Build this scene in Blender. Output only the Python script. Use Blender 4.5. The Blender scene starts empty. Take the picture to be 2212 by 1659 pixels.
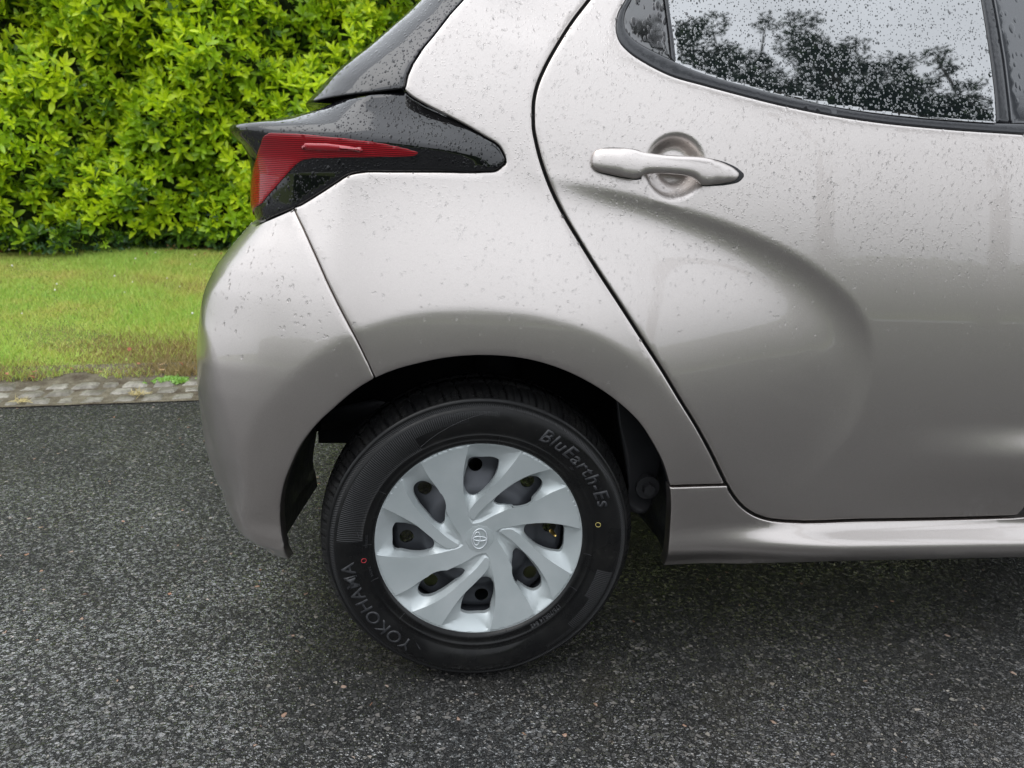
import bpy, bmesh, math, random
import numpy as np
from mathutils import Vector, Matrix
from mathutils.bvhtree import BVHTree
from mathutils.geometry import delaunay_2d_cdt
random.seed(7); RNG = np.random.default_rng(7)
R = math.radians
SC = bpy.context.scene
COL = SC.collection

# ------------------------------------------------------------------ camera
cd = bpy.data.cameras.new("camera"); cam = bpy.data.objects.new("camera", cd); COL.objects.link(cam)
CX = np.array([0.99418, -0.10797, -0.0])      # filled properly below
def _cam():
    nz = np.array([.10104, .2635, -.9593]); nz /= np.linalg.norm(nz)
    X = np.array([1, .011, .108]); X -= nz*(X@nz); X /= np.linalg.norm(X)
    U = np.cross(nz, X)
    if U[1] > 0: U = -U
    c = math.radians(1.0)
    N = math.cos(c)*nz-math.sin(c)*U; Up = math.cos(c)*U+math.sin(c)*nz
    Rm = np.stack([X, -N, Up], 1)
    return Rm, np.array([-0.09255, -1.24434, 0.95974])
RM, CAM = _cam()                               # camera rows: right, down, forward in world axes
FPX = 1600.0
M = Matrix(((RM[0,0], -RM[1,0], -RM[2,0], CAM[0]), (RM[0,1], -RM[1,1], -RM[2,1], CAM[1]), (RM[0,2], -RM[1,2], -RM[2,2], CAM[2]), (0,0,0,1)))
cam.matrix_world = M
cd.sensor_width = 36; cd.lens = 36*FPX/2212; cd.clip_start = 0.02; cd.clip_end = 400
cd.dof.use_dof = True; cd.dof.focus_distance = 1.35; cd.dof.aperture_fstop = 7.0
SC.camera = cam
# ------------------------------------------------------------------ world, sun, exposure
SUN_EL, SUN_AZ = R(60), R(245)
w = bpy.data.worlds.new("World"); SC.world = w; w.use_nodes = True
nt = w.node_tree; nt.nodes.clear()
out = nt.nodes.new('ShaderNodeOutputWorld'); bg = nt.nodes.new('ShaderNodeBackground')
sky = nt.nodes.new('ShaderNodeTexSky'); sky.sky_type = 'NISHITA'; sky.sun_disc = False
sky.sun_elevation = SUN_EL; sky.sun_rotation = SUN_AZ; sky.air_density = 1; sky.dust_density = 6; sky.ozone_density = 1
hs = nt.nodes.new('ShaderNodeHueSaturation'); hs.inputs['Saturation'].default_value = 0.12
nt.links.new(sky.outputs[0], hs.inputs['Color'])
# the cloud layer of an overcast sky: brighter towards the zenith, soft patches
tc = nt.nodes.new('ShaderNodeTexCoord'); sep = nt.nodes.new('ShaderNodeSeparateXYZ'); nt.links.new(tc.outputs['Generated'], sep.inputs[0])
mr = nt.nodes.new('ShaderNodeMapRange'); mr.inputs[1].default_value = 0; mr.inputs[2].default_value = 1; mr.inputs[3].default_value = 6.2; mr.inputs[4].default_value = 11.5
nt.links.new(sep.outputs[2], mr.inputs[0])
nz_ = nt.nodes.new('ShaderNodeTexNoise'); nz_.inputs['Scale'].default_value = 2.2; nz_.inputs['Detail'].default_value = 4
nt.links.new(tc.outputs['Generated'], nz_.inputs['Vector'])
m2 = nt.nodes.new('ShaderNodeMapRange'); m2.inputs[3].default_value = 0.8; m2.inputs[4].default_value = 1.2; m2.inputs[1].default_value = .3; m2.inputs[2].default_value = .7
nt.links.new(nz_.outputs['Fac'], m2.inputs[0])
mu = nt.nodes.new('ShaderNodeMath'); mu.operation = 'MULTIPLY'; nt.links.new(mr.outputs[0], mu.inputs[0]); nt.links.new(m2.outputs[0], mu.inputs[1])
cm = nt.nodes.new('ShaderNodeMix'); cm.data_type = 'RGBA'; cm.blend_type = 'MULTIPLY'; cm.inputs[0].default_value = 1
cm.inputs[6].default_value = (.93, .98, 1.05, 1); nt.links.new(mu.outputs[0], cm.inputs[7])
mx = nt.nodes.new('ShaderNodeMix'); mx.data_type = 'RGBA'; mx.inputs[0].default_value = 0.9
nt.links.new(hs.outputs[0], mx.inputs[6]); nt.links.new(cm.outputs[2], mx.inputs[7])
nt.links.new(mx.outputs[2], bg.inputs['Color']); bg.inputs['Strength'].default_value = 0.15
nt.links.new(bg.outputs[0], out.inputs[0])
sl = bpy.data.lights.new("sun", 'SUN'); sl.energy = 0.6; sl.angle = R(48); sl.color = (1, .97, .92)
so = bpy.data.objects.new("sun", sl); COL.objects.link(so)
so.rotation_euler = (R(90)-SUN_EL, 0, math.pi-SUN_AZ)
SC.view_settings.view_transform = 'Standard'; SC.view_settings.look = 'None'; SC.view_settings.exposure = 0.55; SC.view_settings.gamma = 1
SC.cycles.max_bounces = 8; SC.cycles.transparent_max_bounces = 12; SC.cycles.sample_clamp_indirect = 6

# ------------------------------------------------------------------ helpers
def link(name, me, mats, parent=None, smooth=True):
    o = bpy.data.objects.new(name, me); COL.objects.link(o)
    for m in (mats if isinstance(mats, (list, tuple)) else [mats]): me.materials.append(m)
    if parent: o.parent = parent
    if smooth: me.shade_smooth()
    return o
def mesh(name, V, F, mats, parent=None, smooth=True, mi=None):
    me = bpy.data.meshes.new(name)
    V = np.asarray(V, np.float32)
    if isinstance(F, np.ndarray):
        k = F.shape[1]; me.vertices.add(len(V)); me.vertices.foreach_set('co', V.ravel())
        me.loops.add(F.size); me.loops.foreach_set('vertex_index', F.astype(np.int32).ravel())
        me.polygons.add(len(F)); me.polygons.foreach_set('loop_start', (np.arange(len(F))*k).astype(np.int32))
        me.update(calc_edges=True)
    else:
        me.from_pydata([tuple(v) for v in V.tolist()], [], [tuple(int(i) for i in f) for f in F])
    if mi is not None: me.polygons.foreach_set('material_index', np.asarray(mi, np.int32))
    me.validate()
    return link(name, me, mats, parent, smooth)
def tag(o, label=None, cat=None, group=None, kind=None):
    if label: o['label'] = label
    if cat: o['category'] = cat
    if group: o['group'] = group
    if kind: o['kind'] = kind
    return o
def empty(name, loc=(0,0,0)):
    o = bpy.data.objects.new(name, None); COL.objects.link(o); o.location = loc; o.empty_display_size = .1; return o
def V2(px, py): return (px, py)
def crop(ox, oy, s, pts): return [((ox+x/s)*.57604, (oy+y/s)*.57604) for x, y in pts]
def rays(P):
    P = np.asarray(P, float); d = np.c_[(P[:,0]-1106)/FPX, (P[:,1]-829.5)/FPX, np.ones(len(P))] @ RM
    return d/np.linalg.norm(d, axis=1)[:,None]
def proj(Pw):
    q = (np.asarray(Pw)-CAM) @ RM.T; return np.c_[q[:,0]/q[:,2]*FPX+1106, q[:,1]/q[:,2]*FPX+829.5]
def resample(P, step, closed=False):
    P = np.asarray(P, float)
    if closed: P = np.vstack([P, P[:1]])
    d = np.r_[0, np.cumsum(np.linalg.norm(np.diff(P, axis=0), axis=1))]
    keep = np.r_[True, np.diff(d) > 1e-9]; P = P[keep]; d = d[keep]
    n = max(2, int(round(d[-1]/step))); t = np.linspace(0, d[-1], n+1)
    Q = np.c_[[np.interp(t, d, P[:,i]) for i in range(P.shape[1])]].T
    return Q[:-1] if closed else Q
def spline(P, n=8, closed=False):
    P = np.asarray(P, float); N = len(P); out = []
    rng = range(N) if closed else range(N-1)
    for i in rng:
        p0 = P[(i-1) % N] if (closed or i > 0) else 2*P[0]-P[1]
        p1 = P[i]; p2 = P[(i+1) % N]; p3 = P[(i+2) % N] if (closed or i+2 < N) else 2*P[-1]-P[-2]
        # centripetal-ish: chord-scaled tangents
        a, b, c = (np.linalg.norm(p1-p0)+1e-9, np.linalg.norm(p2-p1)+1e-9, np.linalg.norm(p3-p2)+1e-9)
        m1 = b*((p1-p0)/a*(b/(a+b))+(p2-p1)/b*(a/(a+b))); m2 = b*((p2-p1)/b*(c/(b+c))+(p3-p2)/c*(b/(b+c)))
        for k in range(n):
            t = k/n; out.append((2*t**3-3*t*t+1)*p1+(t**3-2*t*t+t)*m1+(-2*t**3+3*t*t)*p2+(t**3-t*t)*m2)
    if not closed: out.append(P[-1])
    return np.array(out)
def pip(P, poly):
    x, y = P[:,0], P[:,1]; c = np.zeros(len(P), bool); n = len(poly); j = n-1
    for i in range(n):
        xi, yi = poly[i]; xj, yj = poly[j]
        if yi != yj:
            m = ((yi > y) != (yj > y)) & (x < (xj-xi)*(y-yi)/(yj-yi)+xi); c ^= m
        j = i
    return c
def sdist(P, C, closed=False):
    """distance to polyline, sign (+ left of travel), position 0..1 along it"""
    P = np.asarray(P, float); C = np.asarray(C, float); best = np.full(len(P), 1e9); sg = np.ones(len(P)); tt = np.zeros(len(P))
    L = np.r_[0, np.cumsum(np.linalg.norm(np.diff(C, axis=0), axis=1))]
    for i in range(len(C)-1):
        a = C[i]; d = C[i+1]-a; l2 = d@d
        if l2 < 1e-14: continue
        u = ((P-a)@d)/l2; uc = np.clip(u, 0, 1); q = P-(a+uc[:,None]*d); r = np.linalg.norm(q, axis=1)
        cr = d[0]*q[:,1]-d[1]*q[:,0]
        m = r < best-1e-9; best[m] = r[m]; sg[m] = np.where(cr[m] >= 0, 1, -1); tt[m] = (L[i]+uc[m]*math.sqrt(l2))/L[-1]
    return best, sg, tt
def sstep(x, a, b):
    t = np.clip((np.asarray(x, float)-a)/(b-a), 0, 1); return t*t*(3-2*t)

# ------------------------------------------------------------------ materials
def mat(name, col=(.5,.5,.5), rough=.5, metal=0, spec=.5, coat=0, coat_r=.03, trans=0, ior=1.45, alpha=1):
    m = bpy.data.materials.new(name); m.use_nodes = True; b = m.node_tree.nodes['Principled BSDF']
    b.inputs['Base Color'].default_value = (*col, 1); b.inputs['Roughness'].default_value = rough
    b.inputs['Metallic'].default_value = metal; b.inputs['Specular IOR Level'].default_value = spec
    b.inputs['Coat Weight'].default_value = coat; b.inputs['Coat Roughness'].default_value = coat_r
    b.inputs['Transmission Weight'].default_value = trans; b.inputs['IOR'].default_value = ior
    return m
class NB:
    def __init__(s, m): s.m = m; s.t = m.node_tree; s.b = s.t.nodes['Principled BSDF']
    def n(s, ty, **k):
        x = s.t.nodes.new(ty)
        for a, v in k.items(): setattr(x, a, v)
        return x
    def l(s, a, b): s.t.links.new(a, b)
    def coord(s): return s.n('ShaderNodeTexCoord').outputs['Object']
    def mapping(s, vec, sc): 
        x = s.n('ShaderNodeMapping'); s.l(vec, x.inputs[0]); x.inputs['Scale'].default_value = sc; return x.outputs[0]
    def noise(s, vec, sc, det=3, rough=.5, w=0):
        x = s.n('ShaderNodeTexNoise'); s.l(vec, x.inputs['Vector']); x.inputs['Scale'].default_value = sc; x.inputs['Detail'].default_value = det; x.inputs['Roughness'].default_value = rough; return x
    def vor(s, vec, sc, feat='F1'):
        x = s.n('ShaderNodeTexVoronoi'); x.feature = feat; s.l(vec, x.inputs['Vector']); x.inputs['Scale'].default_value = sc; return x
    def ramp(s, fac, stops, interp='LINEAR'):
        x = s.n('ShaderNodeValToRGB'); x.color_ramp.interpolation = interp; s.l(fac, x.inputs[0]); e = x.color_ramp.elements
        while len(e) < len(stops): e.new(.5)
        for q, (p, c) in zip(e, stops): q.position = p; q.color = (*c, 1) if len(c) == 3 else c
        return x.outputs[0]
    def rng(s, v, a, b, c, d):
        x = s.n('ShaderNodeMapRange'); s.l(v, x.inputs[0])
        for i, q in enumerate((a, b, c, d)): x.inputs[i+1].default_value = q
        return x.outputs[0]
    def math(s, op, a, b=None):
        x = s.n('ShaderNodeMath'); x.operation = op
        for i, q in enumerate((a, b)):
            if q is None: continue
            if isinstance(q, (int, float)): x.inputs[i].default_value = q
            else: s.l(q, x.inputs[i])
        return x.outputs[0]
    def mixc(s, fac, a, b, mode='MIX'):
        x = s.n('ShaderNodeMix'); x.data_type = 'RGBA'; x.blend_type = mode
        for sock, q in ((x.inputs[0], fac), (x.inputs[6], a), (x.inputs[7], b)):
            if isinstance(q, (int, float)): sock.default_value = q
            elif isinstance(q, tuple): sock.default_value = (*q, 1)
            else: s.l(q, sock)
        return x.outputs[2]
    def bump(s, h, dist, strength=1, prev=None):
        x = s.n('ShaderNodeBump'); s.l(h, x.inputs['Height']); x.inputs['Distance'].default_value = dist; x.inputs['Strength'].default_value = strength
        if prev is not None: s.l(prev, x.inputs['Normal'])
        return x.outputs[0]

def paint_mat():
    m = mat('silver_paint', (.56,.535,.51), .33, 1.0, .5, 1.0, .02); q = NB(m); c = q.coord()
    # flake sparkle
    f = q.noise(c, 900, 1); col = q.mixc(q.rng(f.outputs['Fac'], .3, .7, 0, 1), (.445,.408,.385), (.515,.474,.448))
    g = q.noise(c, 3.0, 3); col = q.mixc(q.rng(g.outputs['Fac'], .35, .65, 0, .25), col, (.422,.388,.366))
    q.l(col, q.b.inputs['Base Color'])
    # rain film: thin runs and small beads
    st = q.mapping(c, (1, 1, .35)); wn = q.noise(st, 70, 4, .65); film = q.rng(wn.outputs['Fac'], .45, .62, 0, 1)
    msk = q.noise(c, 5, 3); mk = q.rng(msk.outputs['Fac'], .45, .6, 0, 1)
    sp = q.n('ShaderNodeSeparateXYZ'); q.l(c, sp.inputs[0])
    up = q.rng(sp.outputs[2], .72, .98, 0.0, 1)
    h = q.math('MULTIPLY', q.math('MULTIPLY', film, mk), up)
    v = q.vor(c, 260); bead = q.rng(v.outputs['Distance'], .0, .42, 1, 0)
    vc = q.n('ShaderNodeSeparateColor'); q.l(v.outputs['Color'], vc.inputs[0]); on = q.rng(vc.outputs[0], .72, .74, 0, 1)
    b2 = q.math('MULTIPLY', q.math('MULTIPLY', bead, on), up)
    nb = q.bump(h, .0006, .35); nb = q.bump(b2, .0009, .5, nb)
    q.l(nb, q.b.inputs['Coat Normal'])
    nb2 = q.bump(b2, .0009, .3); q.l(nb2, q.b.inputs['Normal'])
    return m
PAINT = paint_mat()
BLACKGLOSS = mat('black_gloss', (.004,.004,.005), .04, 0, .5, 0, .01, ior=1.6)
def rainy(m, sc=220, strength=.5, stretch=(1,1,1), thr=.6, drop=1.36):
    """beads of rain: domes by bump, and water's weaker mirror inside each bead"""
    q = NB(m); c = q.mapping(q.coord(), stretch)
    wn = q.noise(c, 60, 2); dv = q.n('ShaderNodeVectorMath'); dv.operation = 'MULTIPLY_ADD'; q.l(wn.outputs['Color'], dv.inputs[0]); dv.inputs[1].default_value = (.004,)*3; q.l(c, dv.inputs[2]); c = dv.outputs[0]
    hs_ = []; ms_ = []
    for k, (s_, th, ch, rr) in enumerate(((sc, thr, 0, .40), (sc*.5, thr+.12, 1, .34), (sc*.27, .86, 2, .25))):
        v = q.vor(c, s_); dome = q.rng(v.outputs['Distance'], 0, rr, 1, 0); vc = q.n('ShaderNodeSeparateColor'); q.l(v.outputs['Color'], vc.inputs[0]); on = q.rng(vc.outputs[ch], th, th+.02, 0, 1)
        mask = q.math('MULTIPLY', q.rng(v.outputs['Distance'], rr*.8, rr, 1, 0), on); hs_.append(q.math('MULTIPLY', q.math('POWER', dome, .6), q.math('MULTIPLY', on, (1, 1.9, 3.2)[k]))); ms_.append(mask)
    h = q.math('MAXIMUM', q.math('MAXIMUM', hs_[0], hs_[1]), hs_[2]); mk = q.math('MAXIMUM', q.math('MAXIMUM', ms_[0], ms_[1]), ms_[2])
    n = q.bump(h, .0009, strength); q.l(n, q.b.inputs['Normal']); q.l(n, q.b.inputs['Coat Normal'])
    i0 = q.b.inputs['IOR'].default_value; q.l(q.rng(mk, 0, 1, i0, drop), q.b.inputs['IOR'])
rainy(BLACKGLOSS, 300, .5, (1,1,.7), .5)
GLASS = mat('privacy_glass', (.008,.011,.012), .02, 0, 1.0, 0, ior=2.3)
rainy(GLASS, 300, .4, (1,1,.8), .62, 1.5)
GLASS2 = mat('quarter_glass', (.012,.012,.013), .04, 0, .8, 0, ior=1.7); rainy(GLASS2, 160, .8, (1,1,.35), .4)
TRIM = mat('black_trim', (.02,.021,.024), .22, 0, .6); 
def _t():
    q = NB(TRIM); n = q.noise(q.coord(), 180, 3); q.l(q.bump(n.outputs['Fac'], .0008, .35), q.b.inputs['Normal'])
_t()
RUBBER = mat('rubber_seal', (.012,.012,.013), .5)
DARK = mat('dark_inner', (.006,.006,.007), .8, 0, .2)
JAMB = mat('door_jamb', (.02,.02,.02), .6, 0, .3)
def liner_mat():
    m = mat('arch_liner', (.012,.014,.017), .38, 0, .5); q = NB(m); c = q.coord(); s = q.mapping(c, (1, .3, .25))
    n = q.noise(s, 60, 5, .7); q.l(q.ramp(n.outputs['Fac'], [(.35,(.006,.007,.009)),(.62,(.02,.022,.026)),(.8,(.07,.07,.07))]), q.b.inputs['Base Color'])
    n2 = q.noise(c, 30, 4); q.l(q.bump(n2.outputs['Fac'], .006, .7), q.b.inputs['Normal']); return m
LINER = liner_mat()
def tyre_mat():
    m = mat('wet_tyre', (.005,.005,.0052), .3, 0, .25); q = NB(m); c = q.coord()
    n = q.noise(c, 9, 4); q.l(q.rng(n.outputs['Fac'], .38, .62, .14, .48), q.b.inputs['Roughness'])
    n2 = q.noise(c, 25, 4, .6); q.l(q.ramp(n2.outputs['Fac'], [(.4,(.005,.005,.0053)),(.7,(.009,.0088,.0085)),(.8,(.02,.0195,.018))]), q.b.inputs['Base Color'])
    v = q.vor(c, 320); b = q.rng(v.outputs['Distance'], 0, .3, 1, 0); vc = q.n('ShaderNodeSeparateColor'); q.l(v.outputs['Color'], vc.inputs[0])
    on = q.rng(vc.outputs[0], .93, .94, 0, 1); q.l(q.bump(q.math('MULTIPLY', b, on), .0015, .6), q.b.inputs['Normal']); return m
TYRE = tyre_mat()
def rib_mat(name, ang=0, n=900, twist=0):
    """fine moulded serration: ridges set by polar angle round the wheel axis"""
    m = mat(name, (.008,.008,.0085), .36, 0, .4); q = NB(m); c = q.coord(); s = q.n('ShaderNodeSeparateXYZ'); q.l(c, s.inputs[0])
    a = q.math('ARCTAN2', s.outputs[0], s.outputs[2]); r = q.n('ShaderNodeVectorMath'); r.operation = 'LENGTH'; q.l(c, r.inputs[0])
    ph = q.math('ADD', q.math('MULTIPLY', a, n), q.math('MULTIPLY', r.outputs['Value'], twist))
    q.l(q.bump(q.math('SINE', ph), .0006, .8), q.b.inputs['Normal']); return m
RIB = rib_mat('serrated_rubber', n=500, twist=900)
RIB2 = rib_mat('ribbed_rubber', n=420, twist=0)
LETTER = mat('raised_letter', (.021,.0215,.024), .5, 0, .5)
LETTER2 = mat('moulded_letter', (.022,.022,.024), .42, 0, .5)
COVER = mat('wheel_cover_silver', (.40,.43,.44), .38, .35, .5, .3, .15)
def _c():
    q = NB(COVER); c = q.coord(); n = q.noise(c, 14, 4, .6)
    q.l(q.mixc(q.rng(n.outputs['Fac'], .4, .7, 0, 1), (.375,.41,.415), (.42,.45,.455)), q.b.inputs['Base Color'])
    q.l(q.rng(n.outputs['Fac'], .35, .7, .32, .48), q.b.inputs['Roughness'])
    v = q.vor(c, 210); b = q.rng(v.outputs['Distance'], 0, .25, 1, 0); vc = q.n('ShaderNodeSeparateColor'); q.l(v.outputs['Color'], vc.inputs[0])
    on = q.rng(vc.outputs[0], .96, .965, 0, 1); q.l(q.bump(q.math('MULTIPLY', b, on), .001, .5), q.b.inputs['Normal'])
_c()
STEEL = mat('steel_wheel', (.045,.048,.055), .38, .4, .5)
CHASSIS = mat('chassis_metal', (.022,.022,.024), .45, .3, .4)
BRASS = mat('brass', (.75,.52,.16), .3, 1)
YEL = mat('yellow_mark', (.45,.38,.12), .5); REDM = mat('red_mark', (.45,.03,.04), .5)
WATER = mat('water', (1,1,1), 0.0, 0, .5, trans=1, ior=1.33)
def lens_mat():
    m = mat('red_lens', (.30,.008,.016), .12, 0, .3, .5, .01); q = NB(m); s = q.n('ShaderNodeSeparateXYZ'); q.l(q.coord(), s.inputs[0])
    wv = q.math('SINE', q.math('MULTIPLY', s.outputs[2], 6.2832/.0030)); k = q.rng(wv, -1, 1, 0, 1)
    q.l(q.mixc(k, (.07,.001,.002), (.33,.004,.012)), q.b.inputs['Base Color'])
    q.l(q.bump(wv, .0003, .35), q.b.inputs['Normal'])
    v = q.vor(q.coord(), 200); b = q.rng(v.outputs['Distance'], 0, .35, 1, 0); vc = q.n('ShaderNodeSeparateColor'); q.l(v.outputs['Color'], vc.inputs[0])
    on = q.rng(vc.outputs[0], .75, .76, 0, 1); q.l(q.bump(q.math('MULTIPLY', b, on), .0012, .35), q.b.inputs['Coat Normal']); return m
LENS = lens_mat()
LENSBAR = mat('red_lens_bar', (.30,.004,.012), .1, 0, .5, .7, .01)

# ------------------------------------------------------------------ traced curves (photo pixels / 2212 px wide)
C3 = [(621,1208),(613,1185),(608,1160),(605,1125),(606,1085),(612,1050),(628,1006),(648,964),(670,933),(695,905),(723,880),(749,857),(780,834),(814,815),(859,797),(904,785),(950,775),(1017,768),(1085,769),(1139,776),(1198,792),(1252,815),(1302,844),(1347,878),(1383,914),(1410,955),(1433,1000),(1448,1049)]
C3b = [(1448,1055),(1450,1092),(1448,1132),(1445,1177),(1440,1207),(1434,1222)]
C2 = [(528,1200),(525,1153),(523,1111),(523,1055),(525,1020),(531,972),(542,933),(562,888),(606,835),(658,783),(710,747),(762,715),(814,695),(866,679),(919,669),(971,665),(1022,664),(1094,668),(1146,674),(1199,686),(1250,702),(1303,725),(1344,751),(1386,785),(1420,822),(1455,880),(1490,950),(1520,1020)]
GAP = [(1272,0),(1238,44),(1204,97),(1177,146),(1159,190),(1153,219),(1152,248),(1153,279),(1158,306),(1165,335),(1175,367),(1187,399),(1193,413),(1219,465),(1251,519),(1292,585),(1339,657),(1386,730),(1433,803),(1469,863),(1506,923),(1537,980),(1568,1043),(1583,1069),(1605,1095),(1630,1112),(1660,1122),(1694,1126),(1865,1124),(2121,1119),(2188,1117)]
SEAM = [(633,450),(658,502),(684,559),(710,617),(741,679),(773,739),(810,817)]
C1 = [(1040,300),(1100,345),(1165,372),(1280,397),(1400,427),(1500,457),(1600,492),(1680,528),(1750,568),(1810,615),(1855,665),(1880,715),(1888,770),(1880,840),(1855,910),(1800,985),(1740,1045),(1690,1090),(1640,1130)]
C6 = [(960,40),(1100,85),(1180,97),(1255,118),(1346,140),(1459,177),(1527,199),(1595,222),(1663,243),(1760,262),(1900,280),(2212,302)]
FOLD = [(585,462),(579,475),(545,531),(510,572),(462,625),(442,658),(440,690),(455,740),(479,850),(510,950),(545,1060),(570,1130)]
BUMPSIL = [(545,480),(510,520),(470,570),(445,615),(430,680),(424,760),(425,820),(431,880),(443,960),(468,1035),(500,1110),(540,1180),(560,1215)]

# ------------------------------------------------------------------ the body surface
ZT = np.array([.10,.24,.33,.45,.60,.70,.80,.90,.97,1.03,1.08,1.15,1.30,1.50])
XC = -0.20
PLAN = spline([(0,0),(.08,.0005),(.18,.007),(.32,.032),(.60,.127),(.80,.265),(.905,.42),(.97,.68),(1,1)], 10)
PL = np.r_[0, np.cumsum(np.linalg.norm(np.diff(PLAN, axis=0), axis=1))]; PL /= PL[-1]
class Sheet:
    """lofted side of the car: x forward, y inboard.  param s: >=0 along the side, -1..0 round the rear corner, <-1 across the tail"""
    def __init__(self, a, b, xc=XC, prof=None, feat=None):
        self.a, self.b, self.xc, self.prof, self.feat = a, b, xc, prof, feat
    def base(self, s, z):
        s = np.asarray(s, float); z = np.asarray(z, float)
        a = np.interp(z, *self.a); b = np.interp(z, *self.b); xc = self.xc if not isinstance(self.xc, tuple) else np.interp(z, *self.xc)
        k = np.clip(-s/.36, 0, 1); px = np.interp(k, PL, PLAN[:,0]); py = np.interp(k, PL, PLAN[:,1])
        x = np.where(s >= 0, xc+s, xc-a*px); o = self.prof(np.maximum(x, xc) if True else x, z)
        y = -o+b*py
        over = np.maximum(-s-.36, 0); y = y+over; x = x-over*.06*(over < 9)
        return np.stack([x, y, z], -1)
    def pos(self, s, z, off=0.0):
        P = self.base(s, z); D = (self.feat(P[...,0], P[...,2], s) if self.feat else 0)+off
        e = .004; du = self.base(s+e, z)-self.base(s-e, z); n = np.stack([du[...,1], -du[...,0], 0*du[...,0]], -1)
        n /= np.linalg.norm(n, axis=-1)[...,None]+1e-12
        n[...,1] *= 1
        return P+n*np.asarray(D)[...,None]
    def build_cast(self, s0, s1, z0, z1, ds=.01, off=0.0):
        S = np.arange(s0, s1+ds, ds); Z = np.arange(z0, z1+ds, ds); SS, ZZ = np.meshgrid(S, Z, indexing='ij')
        P = self.pos(SS.ravel(), ZZ.ravel(), off); ns, nz = len(S), len(Z)
        i, j = np.meshgrid(np.arange(ns-1), np.arange(nz-1), indexing='ij'); a = (i*nz+j).ravel()
        F = np.concatenate([np.c_[a, a+nz, a+nz+1], np.c_[a, a+nz+1, a+1]])
        self.T = BVHTree.FromPolygons([Vector(p) for p in P], F.tolist()); self.P = P; self.F = F; self.SZ = np.c_[SS.ravel(), ZZ.ravel()]
    def cast(self, pts):
        pts = np.asarray(pts, float); D = rays(pts); out = []
        for p, d in zip(pts, D):
            h = self.T.ray_cast(Vector(CAM), Vector(d))
            if h[0] is None:
                h = (None,); best = None
                # outside the silhouette: nearest point on the ray's closest approach
                for t in np.linspace(1.0, 2.6, 60):
                    q = self.T.find_nearest(Vector(CAM+d*t))
                    if best is None or q[3] < best[3]: best = q
                h = best
            f = self.F[h[2]]; A, B, Cc = self.P[f]; v0 = B-A; v1 = Cc-A; v2 = np.array(h[0])-A
            d00, d01, d11, d20, d21 = v0@v0, v0@v1, v1@v1, v2@v0, v2@v1; dn = d00*d11-d01*d01+1e-18
            v = (d11*d20-d01*d21)/dn; w_ = (d00*d21-d01*d20)/dn
            out.append(self.SZ[f[0]]*(1-v-w_)+self.SZ[f[1]]*v+self.SZ[f[2]]*w_)
        return np.array(out)
def fit_a(sil, b, xc, prof, yguess=None):
    """extent behind xc at each height so that the outline seen edge-on passes through the traced silhouette"""
    zs, aa = [], []
    ks = np.linspace(0, 1, 200); px = np.interp(ks, PL, PLAN[:,0]); py = np.interp(ks, PL, PLAN[:,1])
    for (u, v) in sil:
        # find z and a together
        z = .6; a = .3
        for it in range(12):
            y = .12; d = rays([(u, v)])[0]
            bb = np.interp(z, *b); xcz = xc if not isinstance(xc, tuple) else np.interp(z, *xc); o = float(prof(np.array([xcz]), np.array([z]))[0])
            lo, hi = -.05, .6
            for _ in range(30):
                m_ = (lo+hi)/2; P = np.c_[xcz-m_*px, -o+bb*py, np.full(200, z)]; q = proj(P); i = np.argmin(q[:,0])
                if q[i,0] > u: lo = m_
                else: hi = m_
            a = m_; t = (P[i,1]-CAM[1])/d[1]; z = .5*z+.5*(CAM+d*t)[2]
        zs.append(z); aa.append(a)
    i = np.argsort(zs); return (np.array(zs)[i], np.array(aa)[i])

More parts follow.
